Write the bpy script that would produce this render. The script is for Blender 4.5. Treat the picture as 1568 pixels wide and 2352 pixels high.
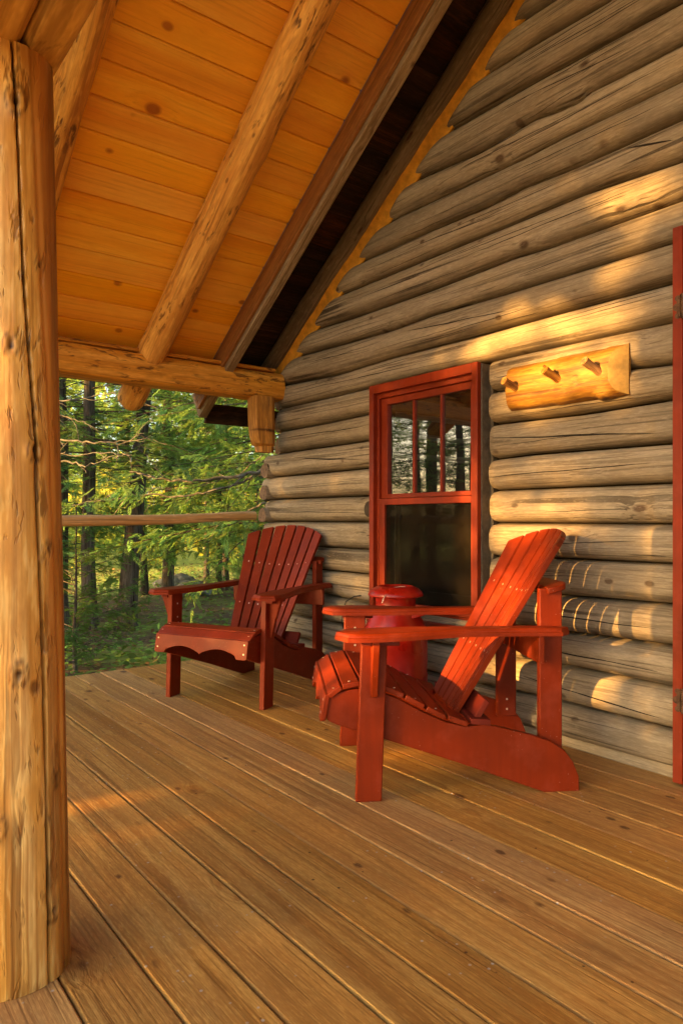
import bpy, bmesh, math, random
import numpy as np
from mathutils import Vector, Matrix
PI = math.pi
for o in list(bpy.data.objects): bpy.data.objects.remove(o)
scene = bpy.context.scene
COL = scene.collection
random.seed(5); RNG = np.random.default_rng(11)

# ------------------------------------------------------------------ camera
cam = bpy.data.cameras.new("camera"); camo = bpy.data.objects.new("camera", cam); COL.objects.link(camo)
camo.location = (0, 0, 0.92)
camo.rotation_euler = (PI/2, 0, -math.atan2(.6108, .7918))
cam.sensor_fit = 'VERTICAL'; cam.sensor_height = 24.0; cam.sensor_width = 24.0
cam.lens = 24.0*1620/2352
cam.shift_y = (1193-1176)/2352.0
cam.clip_start = .02; cam.clip_end = 500
scene.camera = camo

# ------------------------------------------------------------------ light
SUN_ELEV = math.radians(12); SUN_AZ = math.radians(9.6)
SD = Vector((math.cos(SUN_ELEV)*math.cos(SUN_AZ), -math.cos(SUN_ELEV)*math.sin(SUN_AZ), -math.sin(SUN_ELEV)))
world = bpy.data.worlds.new("World"); scene.world = world; world.use_nodes = True
wn = world.node_tree.nodes; wl = world.node_tree.links
sky = wn.new('ShaderNodeTexSky'); sky.sky_type = 'NISHITA'; sky.sun_disc = False
sky.sun_elevation = SUN_ELEV; sky.sun_rotation = math.atan2(-SD.x, -SD.y)
sky.air_density = 1.0; sky.dust_density = 3.0; sky.ozone_density = 0.6
bg = wn['Background']; bg.inputs['Strength'].default_value = 0.13
wl.new(sky.outputs[0], bg.inputs[0])
sun = bpy.data.lights.new("sun", 'SUN'); suno = bpy.data.objects.new("sun", sun); COL.objects.link(suno)
sun.energy = 5.0; sun.angle = math.radians(0.6); sun.color = (1.0, .50, .115)
suno.rotation_euler = SD.to_track_quat('-Z', 'Y').to_euler(); suno.location = (-8, 3, 6)
scene.view_settings.view_transform = 'Standard'; scene.view_settings.look = 'None'
scene.view_settings.exposure = 2.42; scene.view_settings.gamma = 1.0
scene.cycles.max_bounces = 10; scene.cycles.diffuse_bounces = 5; scene.cycles.transparent_max_bounces = 12
scene.cycles.sample_clamp_indirect = 6

# ------------------------------------------------------------------ materials
class NT:
    def __init__(s, name):
        s.m = bpy.data.materials.new(name); s.m.use_nodes = True
        s.t = s.m.node_tree; s.n = s.t.nodes; s.b = s.n['Principled BSDF']; s.out = s.n['Material Output']
    def new(s, typ, **kw):
        nd = s.n.new(typ)
        for k, v in kw.items(): setattr(nd, k, v)
        return nd
    def put(s, sock, v):
        if isinstance(v, bpy.types.NodeSocket): s.t.links.new(v, sock)
        elif isinstance(v, (tuple, list)) and len(v) == 3 and sock.type == 'RGBA': sock.default_value = (*v, 1)
        else: sock.default_value = v
    def math(s, op, a, b=0.0, clamp=False):
        nd = s.new('ShaderNodeMath', operation=op, use_clamp=clamp); s.put(nd.inputs[0], a); s.put(nd.inputs[1], b); return nd.outputs[0]
    def vmath(s, op, a, b=None, scale=None):
        nd = s.new('ShaderNodeVectorMath', operation=op); s.put(nd.inputs[0], a)
        if b is not None: s.put(nd.inputs[1], b)
        if scale is not None: s.put(nd.inputs[3], scale)
        return nd.outputs[0]
    def noise(s, vec, scale, detail=3.0, rough=.55):
        nd = s.new('ShaderNodeTexNoise'); s.put(nd.inputs['Vector'], vec); nd.inputs['Scale'].default_value = scale
        nd.inputs['Detail'].default_value = detail; nd.inputs['Roughness'].default_value = rough; return nd.outputs[0]
    def vor(s, vec, scale, feature='F1'):
        nd = s.new('ShaderNodeTexVoronoi', feature=feature); s.put(nd.inputs['Vector'], vec); nd.inputs['Scale'].default_value = scale
        return nd.outputs[0]
    def ramp(s, fac, lo, hi, a=0.0, b=1.0, smooth=False):
        nd = s.new('ShaderNodeMapRange', interpolation_type='SMOOTHSTEP' if smooth else 'LINEAR'); s.put(nd.inputs[0], fac)
        for i, v in zip((1, 2, 3, 4), (lo, hi, a, b)): nd.inputs[i].default_value = v
        return nd.outputs[0]
    def mix(s, fac, a, b, typ='MIX'):
        nd = s.new('ShaderNodeMix', data_type='RGBA', blend_type=typ); s.put(nd.inputs[0], fac); s.put(nd.inputs[6], a); s.put(nd.inputs[7], b)
        return nd.outputs[2]
    def bump(s, h, strength=.3, dist=.002, nrm=None):
        nd = s.new('ShaderNodeBump'); nd.inputs['Strength'].default_value = strength; nd.inputs['Distance'].default_value = dist
        s.put(nd.inputs['Height'], h)
        if nrm is not None: s.put(nd.inputs['Normal'], nrm)
        return nd.outputs[0]

def wood(name, cols, axis='Y', streak=10, fine=90, crack=.5, crackw=.012, knots=.35, knotscale=2.2, knotcol=(.05, .02, .008), dark=(.03, .018, .01),
         rough=.6, bump=.5, var=.25, blotch=0.0, blotchcol=(.05, .04, .03), spec=.3, rings=0.0, worm=0.0, fstr=1.0, grit=.42, face=None, hue=None, scratch=0.0, coat=0.0):
    """cols = (main, light, deep). grain runs along `axis` in object space; attribute rnd varies boards"""
    M = NT(name)
    tc = M.new('ShaderNodeTexCoord').outputs['Object']
    at = M.new('ShaderNodeAttribute', attribute_name='rnd').outputs['Fac']
    oi = M.new('ShaderNodeObjectInfo').outputs['Random']
    r = M.math('FRACT', M.math('ADD', at, M.math('MULTIPLY', oi, 7.31)))
    off = M.new('ShaderNodeCombineXYZ')
    for i, k in enumerate((13.7, 41.3, 27.9)): M.put(off.inputs[i], M.math('MULTIPLY', r, k))
    p = M.vmath('ADD', tc, off.outputs[0])
    # wavy grain
    w = M.new('ShaderNodeTexNoise'); M.put(w.inputs['Vector'], p); w.inputs['Scale'].default_value = 2.2; w.inputs['Detail'].default_value = 2
    wob = M.vmath('SUBTRACT', w.outputs['Color'], (.5, .5, .5))
    # knots live on the visible face: drop (or unroll) the coordinate across it
    if face is None:
        sp = M.new('ShaderNodeSeparateXYZ'); M.put(sp.inputs[0], tc); an = M.math('ARCTAN2', sp.outputs[1], sp.outputs[0])
        cb = M.new('ShaderNodeCombineXYZ'); M.put(cb.inputs[0], M.math('MULTIPLY', an, .09)); M.put(cb.inputs[1], M.math('MULTIPLY', sp.outputs[2], .6)); M.put(cb.inputs[2], M.math('MULTIPLY', oi, 9.0))
        kp = cb.outputs[0]
    else:
        kp = M.vmath('MULTIPLY', p, {'XY': (1, .6, 0), 'YX': (.6, 1, 0), 'YZ': (0, .6, 1)}[face])
        cb = M.new('ShaderNodeCombineXYZ'); M.put(cb.inputs[2 if face != 'YZ' else 0], M.math('MULTIPLY', r, 9.0)); kp = M.vmath('ADD', kp, cb.outputs[0])
    kp = M.vmath('ADD', kp, M.vmath('SCALE', wob, scale=.02))
    kv = M.vor(kp, knotscale*2.2); kfall = M.ramp(kv, .05, .30, 1, 0, True)
    kv2 = M.vor(M.vmath('ADD', kp, (3.1, 7.7, 1.3)), knotscale*4.6)
    def st(v, k): return M.vmath('MULTIPLY', v, {'X': (k, 1, 1), 'Y': (1, k, 1), 'Z': (1, 1, k)}[axis])
    kpush = M.vmath('SCALE', M.vmath('ADD', (.05, .05, .05), wob), scale=M.math('MULTIPLY', kfall, .22*min(1, knots*2)))
    pw = M.vmath('ADD', p, M.vmath('SCALE', wob, scale=.012 if fine >= 120 else .022))
    pg = M.vmath('ADD', st(pw, .035), kpush)
    ps = M.vmath('ADD', st(pw, .012), M.vmath('SCALE', kpush, scale=.5))
    n1 = M.noise(pg, streak, 4, .6); n2 = M.noise(ps, fine, 2.5, .65); n3 = M.noise(pg, streak*2.7, 2, .5); n4 = M.noise(ps, fine*.38, 2, .5)
    main, light, deep = cols
    c = M.mix(M.ramp(n1, .32, .60), deep, main)
    c = M.mix(M.ramp(n3, .45, .72), c, light)
    c = M.mix(M.ramp(n2, .34, .47, .85*fstr, 0), c, M.mix(.5, deep, dark))
    c = M.mix(M.ramp(n2, .60, .75, 0, .5*fstr), c, light)
    if rings:
        rg = M.math('ABSOLUTE', M.math('SUBTRACT', M.math('FRACT', M.math('MULTIPLY', M.noise(pg, streak*.5, 1, .3), 15.0)), .5))
        c = M.mix(M.math('MULTIPLY', M.ramp(rg, .0, .20, 1, 0), rings), c, M.mix(.5, deep, dark))
    kn = M.math('ADD', kv, M.math('MULTIPLY', M.math('SUBTRACT', n3, .5), .07))
    kcore = M.math('MAXIMUM', M.ramp(kn, .050, .085, 1, 0), M.math('MULTIPLY', M.ramp(kv2, .07, .12, .9, 0), M.ramp(M.noise(kp, 4.1, 1, .5), .40, .46))); khalo = M.math('MAXIMUM', M.ramp(kn, .05, .19, .7, 0, True), M.ramp(kv2, .05, .26, .25, 0, True))
    c = M.mix(M.math('MULTIPLY', khalo, min(1, knots*1.6)), c, deep)
    c = M.mix(M.math('MULTIPLY', kcore, min(1, knots*2)), c, knotcol)
    # drying checks: long tapering dark lines of two widths
    gate = M.ramp(M.noise(p, 1.9, 2, .5), .38, .60, .25, 1)
    c1 = M.ramp(M.noise(ps, fine*.55, 1.5, .5), .60, .66); c2 = M.ramp(M.noise(M.vmath('ADD', ps, (3.3, 1.7, 5.1)), fine*.22, 1, .4), .655, .685)
    cr = M.math('MULTIPLY', M.math('MAXIMUM', M.math('MULTIPLY', c1, .75), c2), M.math('MULTIPLY', gate, crack))
    c = M.mix(cr, c, dark)
    if blotch:
        bl = M.ramp(M.math('ADD', M.noise(st(p, .3), 6.5, 6, .7), M.math('MULTIPLY', M.math('SUBTRACT', n2, .5), .5)), .53, .70)
        c = M.mix(M.math('MULTIPLY', bl, blotch), c, blotchcol)
    h_extra = None
    if worm:
        wv = M.noise(M.vmath('MULTIPLY', M.vmath('ADD', p, M.vmath('SCALE', wob, scale=.1)), {'X': (.22, 1, 1), 'Y': (1, .22, 1), 'Z': (1, 1, .22)}[axis]), 38, 3, .7)
        gw = M.ramp(M.noise(M.vmath('MULTIPLY', p, (1, 1, 1)), 6, 2, .5), .42, .55)
        wr = M.math('MULTIPLY', M.ramp(wv, .55, .62), M.math('MULTIPLY', gw, worm))
        c = M.mix(wr, c, dark); h_extra = wr
    gr = M.noise(st(p, .16), fine*1.25, 2, .7)
    c = M.mix(M.ramp(gr, .34, .66, .0, grit), c, M.mix(.35, deep, dark)); c = M.mix(M.ramp(gr, .30, .46, grit*.8, 0), c, light)
    dkA = M.new('ShaderNodeAttribute', attribute_name='dk').outputs['Fac']; hwA = M.new('ShaderNodeAttribute', attribute_name='hw').outputs['Fac']
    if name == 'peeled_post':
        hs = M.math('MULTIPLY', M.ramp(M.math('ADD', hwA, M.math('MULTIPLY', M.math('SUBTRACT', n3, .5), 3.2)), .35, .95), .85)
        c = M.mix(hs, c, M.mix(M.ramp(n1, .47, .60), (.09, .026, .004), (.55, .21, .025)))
        c = M.mix(dkA, c, (.035, .012, .005))
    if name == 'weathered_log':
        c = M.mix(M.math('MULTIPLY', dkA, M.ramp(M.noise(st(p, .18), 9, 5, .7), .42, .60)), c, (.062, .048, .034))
    # per board / per log tone
    hv = M.new('ShaderNodeHueSaturation'); M.put(hv.inputs['Color'], c)
    M.put(hv.inputs['Value'], M.ramp(r, 0, 1, 1-var, 1+var))
    r2 = M.math('FRACT', M.math('MULTIPLY', r, 17.3)); M.put(hv.inputs['Saturation'], M.ramp(r2, 0, 1, 1-.6*var, 1+.35*var))
    c = hv.outputs[0]
    big = M.noise(p, 2.6, 4, .6)
    c = M.mix(M.ramp(big, .35, .7, .32, 0), c, M.mix(.5, deep, dark), 'MULTIPLY') if False else M.mix(M.ramp(big, .3, .55, .3, 0), c, deep)
    if scratch:
        sv = M.vor(p, 30); sc2 = M.math('MULTIPLY', M.ramp(sv, .07, .13, 1, 0), M.ramp(M.noise(p, 3.1, 2, .5), .50, .57)); pit = M.math('MULTIPLY', M.ramp(M.vor(M.vmath('ADD', p, (2.2, 1.1, 0)), 13), .035, .06, 1, 0), M.ramp(M.noise(p, 2.3, 2, .5), .40, .5)); c = M.mix(M.math('MULTIPLY', pit, .85), c, dark)
        c = M.mix(M.math('MULTIPLY', sc2, scratch), c, (.42, .38, .32))
    M.put(M.b.inputs['Base Color'], c)
    M.put(M.b.inputs['Roughness'], M.ramp(n3, .3, .7, rough-.08, min(1, rough+.12)))
    M.b.inputs['Specular IOR Level'].default_value = spec
    h = M.math('SUBTRACT', M.math('ADD', M.math('MULTIPLY', n2, .6), M.math('MULTIPLY', n3, .5)), M.math('ADD', M.math('MULTIPLY', cr, 1.3), M.math('MULTIPLY', kcore, .5)))
    if h_extra is not None: h = M.math('SUBTRACT', h, M.math('MULTIPLY', h_extra, .8))
    M.put(M.b.inputs['Normal'], M.bump(h, bump, .004))
    return M.m

def paint(name, col, rough=.38, wear=.0, wearcol=(.12, .02, .01), grain=True, spec=.5, axis='Z', speck=.5, lum=.18):
    M = NT(name)
    tc = M.new('ShaderNodeTexCoord').outputs['Object']
    oi = M.new('ShaderNodeObjectInfo').outputs['Random']
    p = M.vmath('ADD', tc, M.vmath('SCALE', (5.0, 9.0, 7.0), scale=oi))
    sc = {'X': (.06, 1, 1), 'Y': (1, .06, 1), 'Z': (1, 1, .06)}[axis]
    g = M.noise(M.vmath('MULTIPLY', p, sc), 60, 4, .6) if grain else M.noise(p, 30, 3, .5)
    b = M.noise(p, 4, 3, .55)
    d = tuple(x*(1-lum*1.6) for x in col); l = tuple(min(1, x*(1+lum)) for x in col)
    c = M.mix(M.ramp(b, .35, .65), d, l)
    c = M.mix(M.ramp(g, .3, .6, .35, 0), c, tuple(x*.66 for x in col))
    if speck:
        sv = M.vor(p, 75); s1 = M.math('MULTIPLY', M.ramp(sv, .06, .13, 1, 0), M.ramp(M.noise(p, 6, 2, .5), .53, .60))
        c = M.mix(M.math('MULTIPLY', s1, speck), c, (.55, .42, .34))
    if speck:
        ds = M.ramp(M.noise(p, 11, 5, .65), .50, .72, 0, .30); c = M.mix(ds, c, tuple(min(1, x*1.5+.03) for x in col))
    if wear:
        wv = M.ramp(M.noise(p, 22, 5, .7), .56, .64); c = M.mix(M.math('MULTIPLY', wv, wear), c, wearcol)
    M.put(M.b.inputs['Base Color'], c)
    M.put(M.b.inputs['Roughness'], M.ramp(b, .3, .7, rough-.06, rough+.1)); M.b.inputs['Specular IOR Level'].default_value = spec
    M.put(M.b.inputs['Normal'], M.bump(g, .22, .0015))
    return M.m

def plain(name, col, rough=.7, metal=0.0, n=14, amt=.35, bump=.3, spec=.4, dist=.004):
    M = NT(name); tc = M.new('ShaderNodeTexCoord').outputs['Object']
    a = M.noise(tc, n, 5, .6)
    M.put(M.b.inputs['Base Color'], M.mix(M.ramp(a, .3, .7), tuple(x*(1-amt) for x in col), tuple(min(1, x*(1+amt)) for x in col)))
    M.b.inputs['Roughness'].default_value = rough; M.b.inputs['Metallic'].default_value = metal; M.b.inputs['Specular IOR Level'].default_value = spec
    M.put(M.b.inputs['Normal'], M.bump(a, bump, dist)); return M.m

def leafmat(name, col=None, trans=.5, vary=.4, rough=.6, scale=1.3):
    M = NT(name)
    oi = M.new('ShaderNodeObjectInfo')
    geo = M.new('ShaderNodeNewGeometry')
    tc = M.new('ShaderNodeTexCoord').outputs['Object']
    at = M.new('ShaderNodeAttribute', attribute_name='rnd').outputs['Fac']
    base = oi.outputs['Color'] if col is None else (*col, 1)
    hv = M.new('ShaderNodeHueSaturation'); M.put(hv.inputs['Color'], base if col is None else M.mix(0.0, col, col))
    M.put(hv.inputs['Hue'], M.ramp(at, 0, 1, .475, .515)); M.put(hv.inputs['Value'], M.math('MULTIPLY', M.ramp(at, 0, 1, 1-vary, 1+vary*1.3), M.ramp(M.noise(tc, scale, 3, .6), .3, .7, .55, 1.45)))
    c = hv.outputs[0]
    M.put(M.b.inputs['Base Color'], c); M.b.inputs['Roughness'].default_value = rough; M.b.inputs['Specular IOR Level'].default_value = .25
    tr = M.new('ShaderNodeBsdfTranslucent'); M.put(tr.inputs[0], M.mix(.35, c, (.25, .32, .02)))
    mx = M.new('ShaderNodeMixShader'); mx.inputs[0].default_value = trans
    M.t.links.new(M.b.outputs[0], mx.inputs[1]); M.t.links.new(tr.outputs[0], mx.inputs[2]); M.t.links.new(mx.outputs[0], M.out.inputs[0])
    return M.m

GREY = ((.345, .280, .190), (.43, .36, .26), (.26, .205, .135))
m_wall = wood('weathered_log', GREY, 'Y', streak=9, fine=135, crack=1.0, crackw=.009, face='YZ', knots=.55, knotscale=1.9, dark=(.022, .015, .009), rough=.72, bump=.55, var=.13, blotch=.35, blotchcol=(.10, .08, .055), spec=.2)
m_wallx = wood('weathered_log_cross', GREY, 'X', streak=9, fine=120, crack=1.0, crackw=.009, knots=.3, rough=.72, bump=.55, var=.13, blotch=.35, blotchcol=(.10, .08, .055), spec=.2)
m_gable = wood('weathered_gable_log', ((.21, .17, .11), (.30, .25, .165), (.12, .09, .055)), 'Z', streak=9, crack=.8, knots=.5, rough=.75, var=.1, blotch=.5, blotchcol=(.05, .045, .035), spec=.2)
m_endgrain = plain('end_grain', (.16, .10, .06), .85, n=60, amt=.5, bump=.6)
m_deck = wood('deck_board', ((.50, .265, .066), (.60, .36, .10), (.33, .15, .034)), 'Y', streak=13, fine=170, fstr=.65, crack=.35, crackw=.006, face='XY', knots=.9, knotscale=2.1, knotcol=(.06, .022, .008), dark=(.05, .02, .007), rough=.68, bump=.35, var=.13, blotch=.3, blotchcol=(.20, .13, .06), spec=.25, rings=.42, scratch=.8)
m_ceil = wood('ceiling_board', ((.92, .48, .030), (.96, .56, .05), (.82, .34, .018)), 'X', streak=5, fine=90, grit=.16, fstr=.35, crack=.10, crackw=.005, face='YX', knots=.8, knotscale=1.6, knotcol=(.30, .09, .012), dark=(.16, .05, .01), rough=.5, bump=.12, var=.07, spec=.35, rings=.12)
PEEL = ((.84, .43, .055), (.94, .58, .11), (.56, .22, .02))
m_raft = wood('peeled_rafter', PEEL, 'Z', streak=11, fine=60, crack=.75, crackw=.012, knots=.9, knotscale=2.6, knotcol=(.07, .03, .012), dark=(.07, .03, .012), rough=.5, bump=.7, var=.08, blotch=.25, blotchcol=(.25, .10, .03), spec=.35, worm=.95)
m_post = wood('peeled_post', ((.84, .47, .09), (.95, .70, .26), (.50, .19, .02)), 'Z', streak=9, fine=55, crack=.7, crackw=.012, knots=.9, knotscale=2.3, knotcol=(.06, .025, .01), dark=(.05, .018, .006), rough=.38, bump=.7, var=.05, blotch=.4, blotchcol=(.22, .07, .012), spec=.3, worm=.7)
m_beam = wood('hewn_beam', ((.72, .33, .04), (.82, .43, .075), (.46, .17, .018)), 'X', streak=10, fine=60, crack=.6, crackw=.012, knots=.8, knotscale=2.8, knotcol=(.08, .035, .012), dark=(.06, .025, .01), rough=.5, bump=.6, var=.05, spec=.3, worm=.9)
m_header = wood('header_beam', ((.66, .38, .08), (.76, .48, .14), (.40, .19, .035)), 'Y', streak=5, fine=50, crack=.5, crackw=.01, face='XY', knots=.5, knotscale=2, dark=(.05, .03, .015), rough=.6, bump=.4, var=.05, blotch=.6, blotchcol=(.06, .06, .045), spec=.3)
m_brack = wood('bracket_log', ((.62, .28, .04), (.76, .38, .07), (.26, .11, .03)), 'Z', streak=7, fine=60, fstr=.5, crack=.3, knots=.6, knotscale=3.5, rough=.55, bump=.7, var=.05, blotch=.8, blotchcol=(.10, .06, .03), spec=.3)
m_rail = wood('peeled_rail', ((.78, .47, .20), (.88, .60, .32), (.60, .33, .11)), 'X', streak=6, fine=50, crack=.2, knots=.4, knotscale=3, rough=.4, bump=.3, var=.05, spec=.5)
m_fascia = wood('fascia_board', ((.33, .145, .035), (.42, .20, .05), (.20, .08, .02)), 'Z', streak=10, crack=.3, knots=.4, rough=.6, var=.05)
m_gboard = wood('grey_trim_board', ((.33, .25, .15), (.46, .38, .24), (.18, .12, .06)), 'Z', streak=10, crack=.5, knots=.4, rough=.75, var=.05, blotch=.5, blotchcol=(.10, .07, .035))
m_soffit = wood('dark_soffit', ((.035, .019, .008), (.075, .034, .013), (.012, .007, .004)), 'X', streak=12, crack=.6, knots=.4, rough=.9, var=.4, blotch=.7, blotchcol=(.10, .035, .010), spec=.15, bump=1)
m_slab = wood('hook_slab', ((.31, .155, .02), (.42, .24, .04), (.15, .052, .005)), 'Y', streak=14, fine=90, crack=.5, worm=.3, face='YZ', knots=.5, knotscale=3, rough=.4, bump=.8, var=.05, spec=.45)
m_slabend = plain('slab_end_grain', (.30, .19, .05), .7, n=50, amt=.2)
m_peg = wood('peg_wood', ((.35, .17, .05), (.55, .32, .10), (.12, .05, .02)), 'Z', streak=30, crack=.3, knots=.2, rough=.6, var=.3)
m_red = paint('red_chair_paint', (.195, .0195, .0010), rough=.5, lum=.1, spec=.2, speck=.45)
m_redrough = paint('red_end_grain', (.15, .014, .004), rough=.65, spec=.25, speck=.2, wear=.3, wearcol=(.13, .02, .01))
m_trim = paint('red_window_paint', (.215, .0195, .0014), rough=.5, spec=.3, wear=.25, wearcol=(.17, .014, .006), speck=.1)
m_doorp = paint('red_door_paint', (.27, .035, .015), rough=.5, wear=.2, wearcol=(.25, .03, .015), speck=.2)
m_can = paint('red_can_enamel', (.32, .008, .002), rough=.28, grain=False, wear=.12, wearcol=(.14, .01, .006), speck=.25, lum=.1)
m_foam = plain('foam_chinking', (.62, .30, .025), .75, n=22, amt=.3, bump=.8, dist=.012)
m_dark = plain('dark_interior', (.045, .032, .022), .9, amt=.5)
m_inner = plain('interior_wall', (.028, .018, .010), .9, amt=.5)
m_buck = plain('grey_buck_board', (.12, .098, .07), .8, n=30)
m_metal = plain('screw_metal', (.75, .62, .5), .35, metal=.7, n=100, amt=.1)
m_iron = plain('rusty_iron', (.10, .055, .035), .5, metal=.6, n=60, amt=.5)
m_wire = plain('pale_wire', (.75, .65, .5), .4, metal=.3)
m_cord = plain('black_cord', (.01, .01, .01), .7)
m_shingle = plain('roof_shingle', (.06, .05, .045), .9, n=20)
m_bark = wood('tree_bark', ((.15, .12, .09), (.24, .20, .155), (.055, .042, .032)), 'Z', streak=14, fine=60, crack=.9, crackw=.03, knots=.2, rough=.9, bump=1.0, var=.25, spec=.1)
m_lichen = plain('lichen_bark', (.125, .118, .095), .9, n=25, amt=.75)
m_leaf = leafmat('conifer_foliage')
m_plant = leafmat('ground_leaves', (.20, .34, .07), trans=.4, vary=.45, scale=2.0)
m_litter = leafmat('leaf_litter', (.20, .115, .05), trans=.1, vary=.6, scale=2.0)
m_rock = plain('lichen_rock', (.22, .21, .18), .9, n=9, amt=.5, bump=1, dist=.03)

# glass / screen
def glassmat(name, refl=1.0, dirt=.05, dcol=(.25, .2, .14)):
    M = NT(name); M.n.remove(M.b)
    tc = M.new('ShaderNodeTexCoord').outputs['Object']
    lw = M.new('ShaderNodeLayerWeight'); lw.inputs[0].default_value = .5; fr = M.math('ADD', .10, M.math('MULTIPLY', .90, M.math('POWER', lw.outputs['Facing'], 5.0)))
    nb = M.bump(M.noise(tc, 5, 1, .5), .012, .01)
    gl = M.new('ShaderNodeBsdfGlossy'); gl.inputs['Roughness'].default_value = .01; M.put(gl.inputs['Normal'], nb)
    tr = M.new('ShaderNodeBsdfTransparent'); tr.inputs[0].default_value = (.75, .75, .72, 1)
    mx = M.new('ShaderNodeMixShader'); M.put(mx.inputs[0], M.math('MULTIPLY', fr, refl, clamp=True))
    M.t.links.new(tr.outputs[0], mx.inputs[1]); M.t.links.new(gl.outputs[0], mx.inputs[2])
    df = M.new('ShaderNodeBsdfDiffuse'); df.inputs[0].default_value = (*dcol, 1)
    m2 = M.new('ShaderNodeMixShader'); M.put(m2.inputs[0], M.ramp(M.noise(tc, 9, 5, .7), .35, .8, dirt*.3, dirt*1.8))
    M.t.links.new(mx.outputs[0], m2.inputs[1]); M.t.links.new(df.outputs[0], m2.inputs[2]); M.t.links.new(m2.outputs[0], M.out.inputs[0])
    return M.m
m_glass = glassmat('window_glass', 1.9, dirt=.03)
m_glass_low = glassmat('lower_glass', .4, dirt=.05, dcol=(.05, .04, .03))
m_screen = glassmat('insect_screen', .12, dirt=.40, dcol=(.022, .017, .012))

# ------------------------------------------------------------------ mesh helpers
class MB:
    def __init__(s): s.v = []; s.f = []; s.r = []
    def add(s, vs, fs, rnd=0.0):
        k = len(s.v); s.v += [tuple(v) for v in vs]; s.r += [rnd]*len(vs); s.f += [tuple(i+k for i in f) for f in fs]
    def box(s, x0, x1, y0, y1, z0, z1, rnd=0.0, M=None):
        vs = [Vector(p) for p in ((x0, y0, z0), (x1, y0, z0), (x1, y1, z0), (x0, y1, z0), (x0, y0, z1), (x1, y0, z1), (x1, y1, z1), (x0, y1, z1))]
        if M is not None: vs = [M @ p for p in vs]
        s.add(vs, [(3, 2, 1, 0), (4, 5, 6, 7), (0, 1, 5, 4), (1, 2, 6, 5), (2, 3, 7, 6), (3, 0, 4, 7)], rnd)
    def prism(s, poly, fn, a, b, rnd=0.0, steps=1):
        """poly: list of 2d points; fn(p, t) -> 3d"""
        n = len(poly); vs = []
        for k in range(steps+1):
            t = a+(b-a)*k/steps; vs += [fn(p, t) for p in poly]
        fs = [tuple(reversed(range(n))), tuple(range(steps*n, steps*n+n))]
        for k in range(steps):
            for i in range(n):
                j = (i+1) % n; fs.append((k*n+i, k*n+j, (k+1)*n+j, (k+1)*n+i))
        s.add(vs, fs, rnd)
    def tube(s, pts, rad, seg=12, rnd=0.0, cap=True, jit=0.0, roundcap=False):
        pts = [Vector(p) for p in pts]
        if roundcap:
            pass
        n = len(pts); rs = rad if isinstance(rad, (list, tuple)) else [rad]*n
        t0 = (pts[1]-pts[0]).normalized(); u = t0.orthogonal().normalized(); vs = []
        for i, p in enumerate(pts):
            t = (pts[min(i+1, n-1)]-pts[max(i-1, 0)]).normalized()
            u = (u-t*u.dot(t)).normalized(); w = t.cross(u)
            for k in range(seg):
                a = 2*PI*k/seg; r = rs[i]*(1+(random.uniform(-jit, jit) if jit else 0))
                vs.append(p+(u*math.cos(a)+w*math.sin(a))*r)
        fs = [(i*seg+k, i*seg+(k+1) % seg, (i+1)*seg+(k+1) % seg, (i+1)*seg+k) for i in range(n-1) for k in range(seg)]
        if cap: fs += [tuple(reversed(range(seg))), tuple(range((n-1)*seg, n*seg))]
        s.add(vs, fs, rnd)
    def lathe(s, prof, seg=40, c=(0, 0)):
        n = len(prof); vs = [(c[0]+r*math.cos(2*PI*k/seg), c[1]+r*math.sin(2*PI*k/seg), z) for r, z in prof for k in range(seg)]
        fs = [(i*seg+k, i*seg+(k+1) % seg, (i+1)*seg+(k+1) % seg, (i+1)*seg+k) for i in range(n-1) for k in range(seg)]
        fs += [tuple(reversed(range(seg))), tuple(range((n-1)*seg, n*seg))]
        s.add(vs, fs)
    def build(s, name, mat, parent=None, smooth=False, bevel=0.0, angle=40):
        me = bpy.data.meshes.new(name); me.from_pydata(s.v, [], s.f)
        a = me.attributes.new('rnd', 'FLOAT', 'POINT'); a.data.foreach_set('value', s.r)
        bm = bmesh.new(); bm.from_mesh(me); bmesh.ops.recalc_face_normals(bm, faces=bm.faces); bm.to_mesh(me); bm.free()
        me.materials.append(mat)
        o = bpy.data.objects.new(name, me); COL.objects.link(o)
        if parent is not None: o.parent = parent
        if bevel:
            md = o.modifiers.new('bevel', 'BEVEL'); md.width = bevel; md.segments = 2; md.limit_method = 'ANGLE'; md.angle_limit = math.radians(35)
        if smooth or bevel:
            for p in me.polygons: p.use_smooth = True
            if not (smooth == 'all'):
                try: me.set_sharp_from_angle(angle=math.radians(angle))
                except Exception: pass
        return o

def tag(o, label=None, cat=None, group=None, kind=None):
    if label: o['label'] = label
    if cat: o['category'] = cat
    if group: o['group'] = group
    if kind: o['kind'] = kind
    return o
def empty(name, loc=(0, 0, 0), rz=0.0):
    o = bpy.data.objects.new(name, None); o.location = loc; o.rotation_euler = (0, 0, rz); o.empty_display_size = .1; COL.objects.link(o); return o

_ph = [random.uniform(0, 100) for _ in range(12)]
def wob(x, k=0, s=1.0):
    """smooth 1-d wobble in -1..1"""
    x = x*s+k*17.31
    return (math.sin(x*1.7+_ph[0])+.6*math.sin(x*4.1+_ph[1])+.35*math.sin(x*9.3+_ph[2])+.2*math.sin(x*19.7+_ph[3]))/2.15
def lerp_tab(tab, y):
    """tab sorted descending y"""
    if y >= tab[0][0]: return tab[0][1]
    for (a, za), (b, zb) in zip(tab, tab[1:]):
        if y >= b: return zb+(za-zb)*(y-b)/(a-b) if a != b else zb
    return tab[-1][1]

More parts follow.
